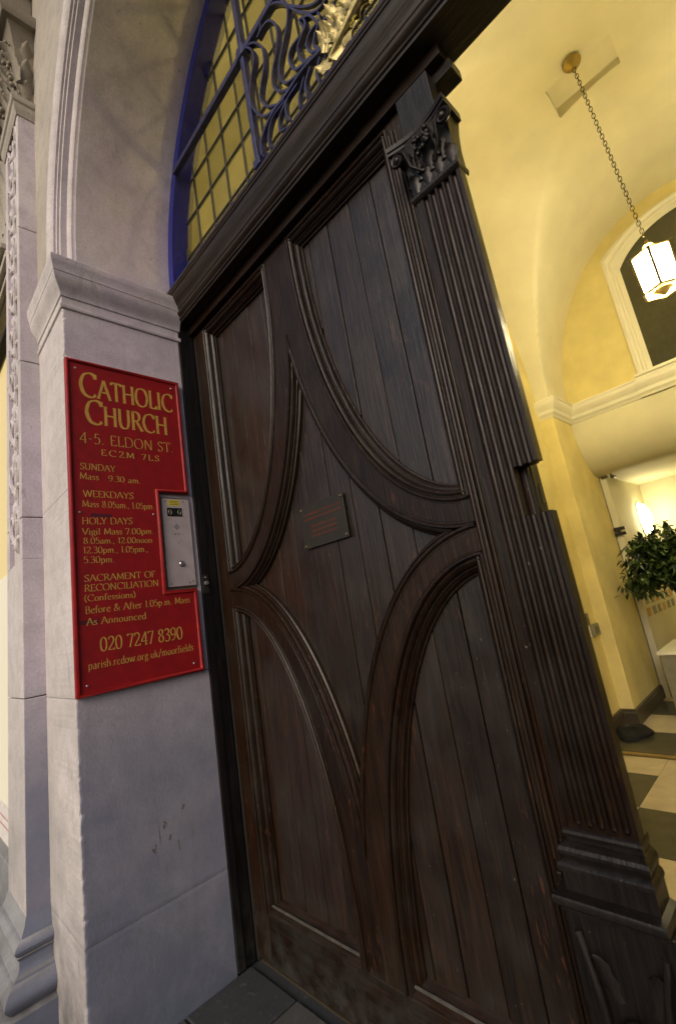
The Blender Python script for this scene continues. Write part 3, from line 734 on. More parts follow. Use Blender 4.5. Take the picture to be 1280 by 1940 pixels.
SCR = [
 [(0.858,2.765),(0.867,2.825),(0.936,2.863),(1.024,2.860),(1.106,2.862),(1.205,2.837)],
 [(0.852,3.277),(0.887,3.218),(0.890,3.161),(0.850,3.088),(0.842,3.009),(0.875,2.929),(0.913,2.884),(0.964,2.866),(1.005,2.854)],
 [(0.866,3.267),(0.909,3.224),(0.943,3.154),(0.936,3.075),(0.905,3.024),(0.895,2.978),(0.920,2.915),(0.965,2.872)],
 [(0.925,3.230),(0.970,3.232),(1.003,3.207),(1.026,3.143),(1.008,3.065),(0.973,3.009),(0.966,2.954),(0.990,2.902),(1.033,2.863)],
 [(0.941,3.233),(0.970,3.277),(1.023,3.257),(1.066,3.205),(1.088,3.146),(1.066,3.084),(1.014,3.009),(1.002,2.954),(1.024,2.900),(1.076,2.872)],
 [(1.124,3.047),(1.144,3.028),(1.139,2.988),(1.071,2.993),(1.055,2.959),(1.071,2.902),(1.110,2.878),(1.146,2.866)],
 [(1.126,3.038),(1.136,2.992),(1.106,2.969),(1.097,2.946),(1.106,2.896),(1.138,2.863)],
 [(1.201,2.977),(1.205,2.946),(1.157,2.950),(1.136,2.924),(1.149,2.879),(1.181,2.855)],
 [(1.145,3.031),(1.170,3.006),(1.193,2.942),(1.173,2.917),(1.163,2.890),(1.180,2.852)],
 [(1.257,2.939),(1.258,2.913),(1.210,2.920),(1.198,2.884),(1.213,2.842),(1.236,2.817)],
 [(0.865,2.751),(0.855,2.795),(0.887,2.853),(0.955,2.863),(1.015,2.857)],
 [(0.902,2.749),(0.900,2.805),(0.934,2.851),(1.004,2.849)],
 [(0.987,2.734),(0.960,2.769),(0.967,2.816),(1.012,2.846)],
 [(1.015,2.744),(1.000,2.793),(1.011,2.841),(1.071,2.846)],
 [(1.061,2.752),(1.068,2.797),(1.101,2.837)],
 [(1.097,2.751),(1.102,2.809),(1.133,2.843)],
 [(1.156,2.747),(1.152,2.795),(1.175,2.830)],
 [(1.188,2.746),(1.185,2.780),(1.202,2.822)],
 [(1.216,2.854),(1.226,2.898),(1.256,2.903),(1.272,2.900)],
 [(1.053,3.224),(1.129,3.104),(1.178,3.042),(1.217,3.014)],
 [(1.071,3.265),(1.075,3.206),(1.102,3.133),(1.149,3.049),(1.198,2.995),(1.239,2.984)],
 [(0.96,3.30),(1.10,3.27),(1.20,3.17),(1.26,3.06),(1.30,2.98)],
 [(1.30,3.02),(1.22,3.10),(1.20,3.20),(1.26,3.27),(1.34,3.24),(1.33,3.17),(1.28,3.17)],
]
def ribbon(pts2, y0, y1, t):
    mb = MB(); P = [Vector((p[0], p[1])) for p in pts2]; n = len(P); L, Rr_ = [], []
    for i in range(n):
        a = P[max(0, i - 1)]; b = P[min(n - 1, i + 1)]; d = (b - a).normalized(); nn = Vector((-d.y, d.x)); k = t / 2 * (1 if 0 < i < n - 1 else .7)
        L.append(P[i] + nn * k); Rr_.append(P[i] - nn * k)
    mb.grid([[(p.x, y0, p.y) for p in L], [(p.x, y0, p.y) for p in Rr_], [(p.x, y1, p.y) for p in Rr_], [(p.x, y1, p.y) for p in L], [(p.x, y0, p.y) for p in L]])
    return mb
for s in (1, -1):
    for i, c in enumerate(SCR):
        pts = [fx_(*p) for p in c]; pts = [(x, max(2.822, z)) for x, z in pts]
        sp = smoothpts([(x, z, 0) for x, z in pts], 6); sp = [(p[0] if s > 0 else 2 * CX - p[0], p[1]) for p in sp]
        if sp: obj('scroll', ribbon(sp, YG - .012 + .0003 * i, YG + .012 - .0003 * i, .0075 if i else .012), 'iron', gr, fix=True)
# gilded acanthus at the foot of the palmette
for s in (1, -1):
    f = (lambda x: x) if s > 0 else (lambda x: 2 * CX - x)
    for (x, z, ux, uz, w, h, cu) in ((1.22, 2.86, -.55, 1, .055, .12, .03), (1.25, 2.86, -.2, 1, .06, .16, .035), (1.29, 2.87, .1, 1, .06, .17, .04), (1.20, 2.845, -1, .1, .05, .085, .02), (1.235, 2.84, -.9, -.3, .045, .06, .02),
                                     (1.33, 2.86, -.35, 1, .06, .13, .035), (1.36, 2.88, .2, 1, .06, .16, .04), (1.28, 2.835, -.8, .5, .05, .09, .03), (1.40, 2.86, 0, 1, .07, .20, .05)):
        mb = MB(); leaf(mb, (f(x), YG - .006, z), (0, -1, .1), (ux * s, 0, uz), w, h, cu); k = len(mb.v)
        mb2 = MB(); leaf(mb2, (f(x), YG + .004, z), (0, -1, .1), (ux * s, 0, uz), w * .96, h, cu * .7); mb.add(mb2.v, mb2.f)
        obj('gilded_leaf', mb, 'gold', gr, smooth=70)
    for k in range(26):
        t = k / 25; px = 1.17 + .26 * t; an = rnd.uniform(-1.3, .5); mb = MB()
        leaf(mb, (f(px), YG - .010 - rnd.uniform(0, .012), 2.845 + .05 * t + rnd.uniform(-.01, .05)), (s * rnd.uniform(-.3, .3), -1, rnd.uniform(-.2, .3)), (math.sin(an) * s, 0, math.cos(an)), rnd.uniform(.018, .032), rnd.uniform(.05, .10), rnd.uniform(.01, .035), 8, 4)
        obj('gilded_leaf', mb, 'gold', gr, smooth=80)
    mb = MB(); mb.tube(smoothpts([(f(1.18), YG - .008, 2.842), (f(1.26), YG - .016, 2.860), (f(1.34), YG - .018, 2.885), (f(1.42), YG - .018, 2.90)], 6), [.009 + .009 * k / 18 for k in range(19)], 8)
    obj('gilded_stem', mb, 'gold', gr, smooth=True)

# ============================================================ CHURCH SIGN
SX = .004; ST = .016
sg = thing('church_sign', 'tall red board with gold lettering and mass times on the stone reveal', 'sign', (0, -.25, 1.68))
Y0, Y1, Z0, Z1, YN, ZN0, ZN1 = -.487, -.027, 1.050, 2.316, -.156, 1.378, 1.785
pts = [(Y0, Z0), (Y1, Z0), (Y1, ZN0), (YN, ZN0), (YN, ZN1), (Y1, ZN1), (Y1, Z1), (Y0, Z1)]
mb = MB(); mb.box(SX, ST, Y0 + .004, YN, Z0 + .004, Z1 - .004)
obj('board', mb, 'red', sg)
obj('board', MB().box(SX, ST, YN, Y1 - .004, Z0 + .004, ZN0 - .004), 'red', sg); obj('board', MB().box(SX, ST, YN, Y1 - .004, ZN1 + .004, Z1 - .004), 'red', sg)
# border bead mitred round the outline: (inset, x)
bp = [(0, SX), (0, .019), (.0025, .0225), (.007, .0235), (.0115, .0215), (.013, .0180), (.0145, .0165), (.0145, .010)]
n = len(pts); rows = []
for d, x in bp:
    r = []
    for i in range(n):
        a, b, c = Vector(pts[i - 1]), Vector(pts[i]), Vector(pts[(i + 1) % n]); e1 = (b - a).normalized(); e2 = (c - b).normalized()
        n1 = Vector((-e1.y, e1.x)); n2 = Vector((-e2.y, e2.x)); q = b + (n1 + n2) * d if abs(n1.dot(n2)) < .5 else b + n1 * d
        r.append((x, q.x, q.y))
    rows.append(r)
obj('border', MB().grid(rows, True), 'redb', sg, smooth=50)
for y, z in ((-.450, 2.279), (-.063, 2.280), (-.453, 1.691), (-.184, 1.690), (-.067, 1.086), (-.452, 1.085)):
    obj('screw', MB().disc((ST, y, z), (1, 0, 0), .0042, .0022), 'screw', sg, smooth=True)
# --- stroke alphabet: skeleton strokes, pen-angle weight, small serifs
def L_(*p): return ('l', p)
def C_(*p): return ('c', p)
G = {
'A': (.78, [L_((.03, 0), (.39, 1)), L_((.39, 1), (.76, 0)), L_((.16, .36), (.62, .36))]),
'B': (.60, [L_((.12, 0), (.12, 1)), C_((.12, 1), (.35, .99), (.47, .88), (.46, .66), (.33, .55), (.12, .53)), C_((.3, .53), (.47, .49), (.55, .30), (.47, .07), (.3, .01), (.12, 0))]),
'C': (.82, [C_((.76, .86), (.66, .97), (.48, 1.0), (.22, .90), (.08, .62), (.08, .38), (.22, .10), (.48, 0), (.66, .03), (.77, .14)), L_((.76, .99), (.76, .78))]),
'D': (.82, [L_((.12, 0), (.12, 1)), C_((.12, 1), (.45, .98), (.68, .83), (.76, .5), (.68, .17), (.45, .02), (.12, 0))]),
'E': (.58, [L_((.12, 0), (.12, 1)), L_((.12, .985), (.50, .985)), L_((.12, .52), (.43, .52)), L_((.12, .015), (.53, .015)), L_((.50, 1), (.50, .86)), L_((.53, 0), (.53, .15))]),
'F': (.52, [L_((.12, 0), (.12, 1)), L_((.12, .985), (.48, .985)), L_((.12, .50), (.42, .50)), L_((.48, 1), (.48, .86))]),
'H': (.80, [L_((.12, 0), (.12, 1)), L_((.68, 0), (.68, 1)), L_((.12, .52), (.68, .52))]),
'I': (.28, [L_((.14, 0), (.14, 1))]),
'K': (.70, [L_((.12, 0), (.12, 1)), L_((.60, 1), (.14, .47)), L_((.26, .58), (.66, 0))]),
'L': (.54, [L_((.12, 0), (.12, 1)), L_((.12, .015), (.52, .015)), L_((.52, 0), (.52, .17))]),
'M': (.92, [L_((.10, 0), (.14, 1)), L_((.14, 1), (.46, .12)), L_((.46, .12), (.78, 1)), L_((.78, 1), (.83, 0))]),
'N': (.82, [L_((.12, 0), (.12, 1)), L_((.12, 1), (.70, 0)), L_((.70, 0), (.70, 1))]),
'O': (.88, [C_((.44, 1), (.20, .92), (.07, .66), (.07, .34), (.20, .08), (.44, 0), (.68, .08), (.81, .34), (.81, .66), (.68, .92), (.44, 1))]),
'R': (.68, [L_((.12, 0), (.12, 1)), C_((.12, 1), (.38, .98), (.52, .85), (.52, .66), (.38, .53), (.12, .50)), L_((.34, .50), (.66, .0))]),
'S': (.54, [C_((.46, .86), (.38, .97), (.26, 1.0), (.12, .92), (.08, .76), (.16, .62), (.36, .46), (.48, .30), (.42, .09), (.26, 0), (.12, .03), (.06, .14)), L_((.46, .98), (.46, .82)), L_((.06, 0), (.06, .2))]),
'T': (.66, [L_((.33, 0), (.33, 1)), L_((.03, .985), (.63, .985)), L_((.03, 1), (.03, .86)), L_((.63, 1), (.63, .86))]),
'U': (.78, [C_((.12, 1), (.12, .7), (.12, .35), (.20, .08), (.40, 0), (.58, .08), (.66, .35), (.66, .7), (.66, 1)), L_((.03, .985), (.21, .985)), L_((.57, .985), (.75, .985))]),
'V': (.74, [L_((.03, 1), (.38, 0)), L_((.38, 0), (.72, 1))]),
'W': (1.05, [L_((.03, 1), (.30, 0)), L_((.30, 0), (.54, 1)), L_((.54, 1), (.78, 0)), L_((.78, 0), (1.02, 1))]),
'Y': (.70, [L_((.03, 1), (.35, .48)), L_((.67, 1), (.35, .48)), L_((.35, .48), (.35, 0))]),
'a': (.50, [C_((.10, .54), (.2, .62), (.33, .60), (.38, .48), (.38, .30), (.38, .0)), C_((.38, .36), (.2, .33), (.08, .24), (.08, .08), (.18, 0), (.30, .04), (.38, .14)), L_((.38, .02), (.47, .02))]),
'b': (.56, [L_((.11, 0), (.11, 1)), C_((.11, .48), (.24, .62), (.40, .58), (.49, .32), (.40, .05), (.24, 0), (.11, .1))]),
'c': (.48, [C_((.42, .52), (.32, .62), (.18, .58), (.07, .40), (.08, .18), (.2, .01), (.34, .01), (.44, .12))]),
'd': (.56, [L_((.45, 0), (.45, 1)), C_((.45, .48), (.34, .62), (.18, .58), (.07, .34), (.14, .06), (.28, 0), (.45, .12))]),
'e': (.50, [C_((.08, .32), (.43, .40), (.40, .56), (.28, .62), (.14, .54), (.07, .32), (.12, .08), (.26, 0), (.38, .02), (.45, .12))]),
'f': (.34, [C_((.38, .94), (.28, 1.0), (.17, .92), (.15, .7), (.15, .3), (.15, 0)), L_((.03, .60), (.32, .60)), L_((.06, .01), (.25, .01))]),
'g': (.52, [C_((.26, .62), (.10, .54), (.10, .34), (.26, .24), (.41, .34), (.41, .54), (.26, .62)), C_((.18, .26), (.10, .14), (.24, .08), (.40, .04), (.46, -.10), (.36, -.24), (.18, -.25), (.06, -.15), (.14, .0), (.22, .07)), L_((.39, .58), (.50, .62))]),
'h': (.58, [L_((.11, 0), (.11, 1)), C_((.11, .46), (.24, .61), (.38, .60), (.46, .46), (.46, .2), (.46, 0))]),
'i': (.26, [L_((.13, 0), (.13, .62)), L_((.09, .84), (.17, .84)), L_((.09, .88), (.17, .88))]),
'k': (.54, [L_((.11, 0), (.11, 1)), L_((.45, .61), (.13, .28)), L_((.22, .36), (.50, 0))]),
'l': (.26, [L_((.13, 0), (.13, 1))]),
'm': (.86, [L_((.11, 0), (.11, .62)), C_((.11, .46), (.22, .61), (.34, .60), (.41, .46), (.41, .2), (.41, 0)), C_((.41, .46), (.54, .61), (.66, .60), (.73, .46), (.73, .2), (.73, 0))]),
'n': (.58, [L_((.11, 0), (.11, .62)), C_((.11, .46), (.24, .61), (.38, .60), (.46, .46), (.46, .2), (.46, 0))]),
'o': (.54, [C_((.27, .62), (.12, .54), (.06, .31), (.12, .08), (.27, 0), (.42, .08), (.48, .31), (.42, .54), (.27, .62))]),
'p': (.56, [L_((.11, -.28), (.11, .62)), C_((.11, .48), (.24, .62), (.40, .58), (.49, .32), (.40, .05), (.24, 0), (.11, .1))]),
'r': (.40, [L_((.11, 0), (.11, .62)), C_((.11, .44), (.2, .58), (.30, .62), (.37, .58))]),
's': (.40, [C_((.33, .53), (.22, .62), (.10, .56), (.09, .43), (.2, .33), (.33, .22), (.32, .07), (.2, 0), (.06, .06)), L_((.33, .6), (.33, .5))]),
't': (.34, [C_((.14, .80), (.14, .5), (.14, .15), (.2, .01), (.32, .04)), L_((.03, .60), (.30, .60))]),
'u': (.58, [C_((.11, .62), (.11, .3), (.14, .08), (.26, 0), (.40, .06), (.46, .2)), L_((.46, 0), (.46, .62))]),
'w': (.80, [L_((.03, .62), (.22, 0)), L_((.22, 0), (.40, .62)), L_((.40, .62), (.59, 0)), L_((.59, 0), (.77, .62))]),
'0': (.60, [C_((.30, 1), (.13, .88), (.06, .5), (.13, .12), (.30, 0), (.47, .12), (.54, .5), (.47, .88), (.30, 1))]),
'1': (.32, [L_((.17, 0), (.17, 1)), L_((.06, .84), (.17, .98))]),
'2': (.58, [C_((.08, .80), (.16, .96), (.32, 1.0), (.48, .88), (.48, .66), (.34, .42), (.16, .18), (.06, .02)), L_((.06, .03), (.53, .03)), L_((.53, 0), (.55, .14))]),
'3': (.54, [C_((.07, .86), (.16, .98), (.32, 1.0), (.44, .86), (.40, .64), (.22, .55), (.42, .46), (.50, .26), (.40, .05), (.22, 0), (.06, .08))]),
'4': (.62, [L_((.46, 0), (.46, 1)), L_((.46, 1), (.04, .28)), L_((.04, .28), (.60, .28))]),
'5': (.54, [L_((.14, .97), (.47, .97)), L_((.14, .98), (.11, .56)), C_((.11, .56), (.28, .63), (.44, .52), (.49, .30), (.40, .07), (.22, 0), (.06, .07))]),
'6': (.58, [C_((.50, .96), (.30, .96), (.12, .72), (.06, .38), (.13, .08), (.30, 0), (.46, .10), (.52, .32), (.42, .54), (.26, .58), (.10, .44))]),
'7': (.52, [L_((.05, .97), (.50, .97)), L_((.50, .97), (.20, 0)), L_((.05, 1), (.05, .85))]),
'8': (.56, [C_((.28, 1), (.12, .92), (.12, .68), (.28, .54), (.46, .40), (.48, .14), (.28, 0), (.09, .12), (.10, .38), (.28, .54), (.43, .68), (.43, .90), (.28, 1))]),
'9': (.58, [C_((.08, .04), (.28, .04), (.46, .28), (.52, .62), (.45, .92), (.28, 1), (.12, .90), (.06, .68), (.14, .48), (.32, .42), (.48, .56))]),
'&': (.78, [C_((.74, .50), (.62, .22), (.40, .01), (.18, 0), (.07, .16), (.12, .38), (.34, .56), (.44, .76), (.36, .96), (.22, .94), (.20, .74), (.36, .42), (.58, .12), (.76, 0))]),
'.': (.24, [L_((.08, .02), (.16, .02)), L_((.08, .08), (.16, .08))]),
',': (.24, [L_((.08, .06), (.17, .06)), L_((.14, .06), (.08, -.14))]),
'-': (.40, [L_((.06, .42), (.34, .42))]),
'/': (.48, [L_((.04, -.08), (.44, 1))]),
'(': (.34, [C_((.28, 1.06), (.12, .75), (.08, .4), (.14, .1), (.28, -.16))]),
')': (.34, [C_((.06, 1.06), (.22, .75), (.26, .4), (.20, .1), (.06, -.16))]),
' ': (.36, []),
}
def textwidth(t, trk, small): return sum((G[c][0] * (small if (small < 1 and i > 0) else 1)) + trk for i, c in enumerate(t)) - trk
def write(text, ya, yb_, za, zb, cap, x, weight=1.0, small=1.0, trk=.05, drop=0.0):
    """text on the reveal plane: baseline from (ya,za) to (yb_,zb)"""
    weight *= 1.0 if cap < .03 else 1.0; out = []; wid = textwidth(text, trk, small); sy = (yb_ - ya) / wid; cur = 0; k = 0
    thick, thin = .120 * weight, .042 * weight
    for i, ch in enumerate(text):
        w, strokes = G[ch]; s = small if (small < 1 and i > 0) else 1; up = drop if (small < 1 and i > 0) else 0
        mb = MB(); rc = cap * s
        def T(px, pz, s=s, up=up):
            t = (cur + px * s) / wid; return (x + .00006 * (k % 4), ya + (cur + px * s) * sy, za + (zb - za) * t + (pz * s + up) * cap)
        for kind_, P in strokes:
            P3 = [Vector((p[0], p[1])) for p in P]
            if kind_ == 'c': P3 = [Vector((q[0], q[1])) for q in smoothpts([(p[0], p[1], 0) for p in P], 4)]
            n = len(P3); A, B = [], []
            for j in range(n):
                a = P3[max(0, j - 1)]; b = P3[min(n - 1, j + 1)]; d = (b - a); d = d.normalized() if d.length > 0 else Vector((1, 0))
                ang = math.atan2(d.y, d.x); ww = thin + (thick - thin) * abs(math.sin(ang - math.radians(14))) ** 1.3; nn = Vector((-d.y, d.x)) * ww / 2
                A.append(T(*(P3[j] + nn))); B.append(T(*(P3[j] - nn)))
            k += 1; mb.grid([A, B])
            if kind_ == 'l' and n == 2 and abs((P3[1] - P3[0]).normalized().y) > .75 and (P3[1] - P3[0]).length > .4:
                for e in (0, 1):
                    p = P3[e]
                    oth = sum(1 for kk, Q in strokes for q in (Q[0], Q[-1]) if kk == 'l' and abs(q[0] - p.x) < .02 and abs(q[1] - p.y) < .03)
                    if oth > 1 or ch in 'il1' and False: continue
                    top = p.y > P3[1 - e].y; sw = .105 * (weight ** .3); xl = p.x - sw; xr = p.x + sw
                    if top and ch in 'bhklnmruipd': xr = p.x + .02
                    zz = p.y - (.018 if top else -.018); k += 1
                    mb.grid([[T(xl, zz + .02), T(xr, zz + .02)], [T(xl + .012, zz - .02), T(xr - .012, zz - .02)]])
        cur += w * s + trk
        if mb.v: out.append(mb)
    return out
LN = [('CATHOLIC', -.438, -.062, 2.163, 2.164, .104, 1.5, .80, .05, .0), ('CHURCH', -.421, -.096, 2.050, 2.049, .101, 1.5, .82, .05, .0),
 ('4-5. ELDON ST.', -.445, -.077, 1.966, 1.970, .043, .8, 1, .09, 0), ('EC2M 7LS', -.371, -.143, 1.922, 1.922, .025, 1.1, 1, .28, 0), ('SUNDAY', -.447, -.322, 1.858, 1.858, .0255, 1.0, 1, .06, 0),
 ('Mass', -.450, -.384, 1.820, 1.819, .0250, 1.0, 1, .05, 0), ('9.30 am.', -.350, -.227, 1.818, 1.817, .0235, 1.0, 1, .05, 0), ('WEEKDAYS', -.441, -.259, 1.751, 1.751, .0255, 1.0, 1, .06, 0),
 ('Mass 8.05am., 1.05pm.', -.445, -.179, 1.712, 1.711, .0250, 1.0, 1, .04, 0), ('HOLY DAYS', -.448, -.269, 1.646, 1.648, .0255, 1.0, 1, .06, 0), ('Vigil Mass 7.00pm.', -.449, -.190, 1.607, 1.608, .0240, 1.0, 1, .04, 0),
 ('8.05am., 12.00noon', -.446, -.197, 1.573, 1.573, .0225, 1.0, 1, .04, 0), ('12.30pm., 1.05pm.,', -.447, -.216, 1.538, 1.537, .0235, 1.0, 1, .04, 0), ('5.30pm.', -.448, -.343, 1.503, 1.501, .0235, 1.0, 1, .04, 0),
 ('SACRAMENT OF', -.448, -.196, 1.436, 1.436, .0240, 1.0, 1, .05, 0), ('RECONCILIATION', -.449, -.185, 1.401, 1.400, .0240, 1.0, 1, .05, 0), ('(Confessions)', -.451, -.275, 1.367, 1.365, .0220, 1.0, 1, .05, 0),
 ('Before & After 1.05p.m. Mass', -.449, -.063, 1.324, 1.323, .0250, 1.0, 1, .05, 0), ('As Announced', -.447, -.241, 1.284, 1.281, .0240, 1.0, 1, .05, 0), ('020 7247 8390', -.407, -.105, 1.190, 1.186, .0465, 1.1, 1, .04, 0),
 ('parish.rcdow.org.uk/moorfields', -.447, -.065, 1.136, 1.135, .0265, 1.0, 1, .06, 0)]
for (t, ya, yb_, za, zb, cp, wt, sm, trk, dr) in LN:
    for gm in write(t, ya, yb_, za, zb, cp, ST + .0005, wt, sm, trk, dr): obj('letter', gm, 'letter', sg)
obj('overpaint_patch', MB().add([(ST + .0003, -.420, 1.674), (ST + .0003, -.345, 1.672), (ST + .0003, -.343, 1.686), (ST + .0003, -.415, 1.689)], [(0, 1, 2, 3)]), 'smudge', sg)
obj('overpaint_patch', MB().add([(ST + .0003, -.470, 1.288), (ST + .0003, -.405, 1.286), (ST + .0003, -.405, 1.301), (ST + .0003, -.468, 1.303)], [(0, 1, 2, 3)]), 'smudge', sg)

# ============================================================ INTERCOM
ic = thing('door_intercom', 'brushed steel intercom panel with camera window and push button set in the sign notch', 'intercom', (0, -.08, 1.57))
a, b, c, d = -.143, -.024, 1.392, 1.762
obj('plate', MB().box(.001, .0105, a, b, c, d), 'steel', ic, bevel=.0012)
obj('backplate', MB().box(.0005, .004, a - .006, b + .004, c - .010, d + .006), 'grey2', ic)
obj('yellow_sticker', MB().box(.0107, .0110, -.118, -.068, 1.731, 1.757), 'yellow', ic)
mb = MB()
for k in range(3): mb.box(.01115, .0113, -.112, -.074, 1.736 + k * .007, 1.738 + k * .007)
obj('sticker_print', mb, 'grey2', ic)
cw = obj('camera_window', MB().box(.0107, .0118, -.125, -.060, 1.685, 1.722), 'black', ic, bevel=.0008)
for y0 in (-.118, -.078): obj('lens_ring', MB().tube([(.0122, y0 + .006 * math.cos(t) + .006, 1.7035 + .011 * math.sin(t)) for t in [k * math.pi / 8 for k in range(16)]], .0008, 4, True), 'grey', cw)
mb = MB()
for i in range(-4, 5):
    for j in range(-4, 5):
        if abs(i) + abs(j) <= 4: mb.disc((.0106, -.088 + i * .0028, 1.640 + j * .0032), (1, 0, 0), .0010, .0002, 6)
obj('speaker_grille', mb, 'black', ic)
mb = MB()
for i in range(6): mb.disc((.0106, -.106 + i * .0072, 1.609 + .003 * (i % 3 > 0)), (1, 0, 0), .0013, .0003, 8)
for i in (1, 3): mb.box(.0106, .0109, -.1045 + i * .0072, -.1025 + i * .0072, 1.604, 1.612)
mb.disc((.0106, -.086, 1.572), (1, 0, 0), .0022, .0003, 8)
obj('microphone_holes', mb, 'black', ic)
bt = obj('push_button', MB().disc((.0106, -.080, 1.484), (1, 0, 0), .0105, .006, 20), 'screw', ic, smooth=True)
obj('button_ring', MB().tube([(.0108, -.080 + .012 * math.cos(t), 1.484 + .012 * math.sin(t)) for t in [k * math.pi / 10 for k in range(20)]], .0010, 5, True), 'grey2', ic)
for y, z in ((-.132, 1.750), (-.052, 1.750), (-.130, 1.404), (-.036, 1.410), (-.052, 1.404)): obj('screw', MB().disc((.0106, y, z), (1, 0, 0), .0036, .0008, 10), 'grey', ic)

# ============================================================ LOBBY (interior)
XW = .44; XP = .54; YP = 3.15; YB = 3.595; XRt = 2.84; ZF = 0
fl = setting('lobby_floor', MB().box(0, 3.0, .10, 6.0, -.06, -.006), 'skirt')
T_ = .425; yt = 1.382; yrow = [yt - T_ * 2, yt - T_, yt, yt + T_, yt + 2 * T_, 2.500]
for j in range(len(yrow) - 1):
    y0, y1 = yrow[j], yrow[j + 1]
    for i in range(-1, 6):
        x0 = .425 + (i) * T_; x1 = x0 + T_; x0 = max(0.0, x0); x1 = min(3.0, x1)
        if x1 - x0 < .03: continue
        pale = (i + j) % 2 == 0
        if j == 4: pale = True
        obj('floor_tile', MB().box(x0 + .001, x1 - .001, y0 + .001, y1 - .001, -.005, 0), 'tilel' if pale else 'tiled', fl, bevel=.0008)
obj('threshold_strip', MB().box(.44, 2.84, 2.512, 2.545, -.004, .010), 'brass', fl, bevel=.002)
obj('mat_well', MB().box(.44, 2.84, 2.547, 2.585, -.004, .002), 'skirt', fl)
yy = 2.59; j = 0
while yy < 5.2:
    for i in range(0, 6):
        x0 = .44 + i * T_; 
        if x0 > 2.75: continue
        obj('floor_tile', MB().box(x0 + .001, min(2.84, x0 + T_) - .001, yy + .001, yy + T_ - .001, -.005, 0), 'tilel' if (i + j) % 2 else 'tiled', fl, bevel=.0008)
    yy += T_; j += 1

lw = setting('lobby_wall', MB().box(XW - .05, XW, .545, YP + .03, 0, 5.2), 'wall')
obj('pier', MB().box(XW - .05, XP, YP, YB + .37, 0, 2.56), 'wall', lw, bevel=.004)
obj('pier', MB().box(XW - .05, XP, YP + .002, YB + .0, 2.56, 5.0), 'wall', lw)
setting('lobby_wall_right', MB().box(XRt, XRt + .05, .30, 6.2, 0, 5.2), 'wall')
# inner face of the front wall with the doorway cut out
mb = MB(); n = 40
inn = [(0, 0)] + arc_pts(RW, n) + [(2 * CX, 0)]
out_ = [(-.9, 0)] + [(CX - 2.4 * math.cos(math.pi * k / n), SPR + 2.6 * math.sin(math.pi * k / n)) for k in range(n + 1)] + [(3.9, 0)]
mb.grid([[(x, .090, z) for x, z in inn], [(x, .50, z) for x, z in inn], [(x, .50, z) for x, z in out_]])
setting('front_wall_inner', mb, 'plaster')
setting('front_wall_return', MB().box(-.30, XW + .001, .502, .54, 0, 5.2), 'wall')
# back wall above the cornice, with the window opening filled by the window itself
bw = setting('back_wall', MB().box(.44, XRt, YB + .003, YB + .05, 2.525, 5.2), 'wall')
# vault
XV, AV, YV, GV, HV, SV = 1.68, 1.13, 1.86, 1.29, 1.60, 2.60
RC = (1.395, 1.775, 1.965, 2.19)
def fz(x, y=9): a_ = AV + .17 * min(1, max(0, (1.5 - y) / .8)); u = (x - XV) / a_; return SV + HV * math.sqrt(max(0, 1 - u * u))
def gz(y): u = (y - YV) / GV; return SV + HV * math.sqrt(max(0, 1 - u * u))
xsv = sorted(set([.38 + 2.6 * k / 114 for k in range(115)] + [RC[0], RC[1]])); ysv = sorted(set([.501 + 3.11 * k / 114 for k in range(115)] + [RC[2], RC[3]]))
mb = MB(); idx = {}
for j, y in enumerate(ysv):
    for i, x in enumerate(xsv):
        a, b = fz(x, y), gz(y); k_ = .045; h = max(k_ - abs(a - b), 0) / k_
        idx[(i, j)] = len(mb.v); mb.v.append((x, y, max(a, b) + h * h * k_ * .25))
for j in range(len(ysv) - 1):
    for i in range(len(xsv) - 1):
        xm, ym = (xsv[i] + xsv[i + 1]) / 2, (ysv[j] + ysv[j + 1]) / 2
        if RC[0] < xm < RC[1] and RC[2] < ym < RC[3]: continue
        mb.f.append((idx[(i, j)], idx[(i + 1, j)], idx[(i + 1, j + 1)], idx[(i, j + 1)]))
vault = setting('vaulted_ceiling', mb, 'plaster', smooth=35)
zt = 4.245
mb = MB(); mb.add([(RC[0], RC[2], zt), (RC[1], RC[2], zt), (RC[1], RC[3], zt), (RC[0], RC[3], zt)], [(0, 1, 2, 3)])
def vz(x, y):
    a, b = fz(x, y), gz(y); h = max(.045 - abs(a - b), 0) / .045; return max(a, b) + h * h * .045 * .25
cr = [(RC[0], RC[2]), (RC[1], RC[2]), (RC[1], RC[3]), (RC[0], RC[3]), (RC[0], RC[2])]; loop = []
for a, b in zip(cr, cr[1:]):
    for k in range(12): loop.append((a[0] + (b[0] - a[0]) * k / 12, a[1] + (b[1] - a[1]) * k / 12))
mb.grid([[(x, y, zt) for x, y in loop], [(x, y, vz(x, y)) for x, y in loop]], True)
obj('ceiling_recess', mb, 'plaster', vault)
# cornice: steps round the pier and along the back wall
cor = [(0, 2.520), (.008, 2.522), (.012, 2.535), (.022, 2.548), (.032, 2.556), (.036, 2.575), (.036, 2.585), (.050, 2.600), (.066, 2.625), (.072, 2.640), (.072, 2.662), (.078, 2.664), (.078, 2.680), (0, 2.686)]
rows = []
for o_, z in cor: rows.append([(XW, YP - o_, z), (XP + o_, YP - o_, z), (XP + o_, YB - o_, z), (1.13, YB - o_, z), (1.13 + .0, YB - o_ - .02, z), (XRt, YB - o_ - .02, z)])
ct = thing('lobby_cornice', 'cream moulded cornice running round the lobby pier and back wall', 'cornice', (XP, YB, 2.6))
obj('moulding', MB().grid(rows), 'white', ct, smooth=30)
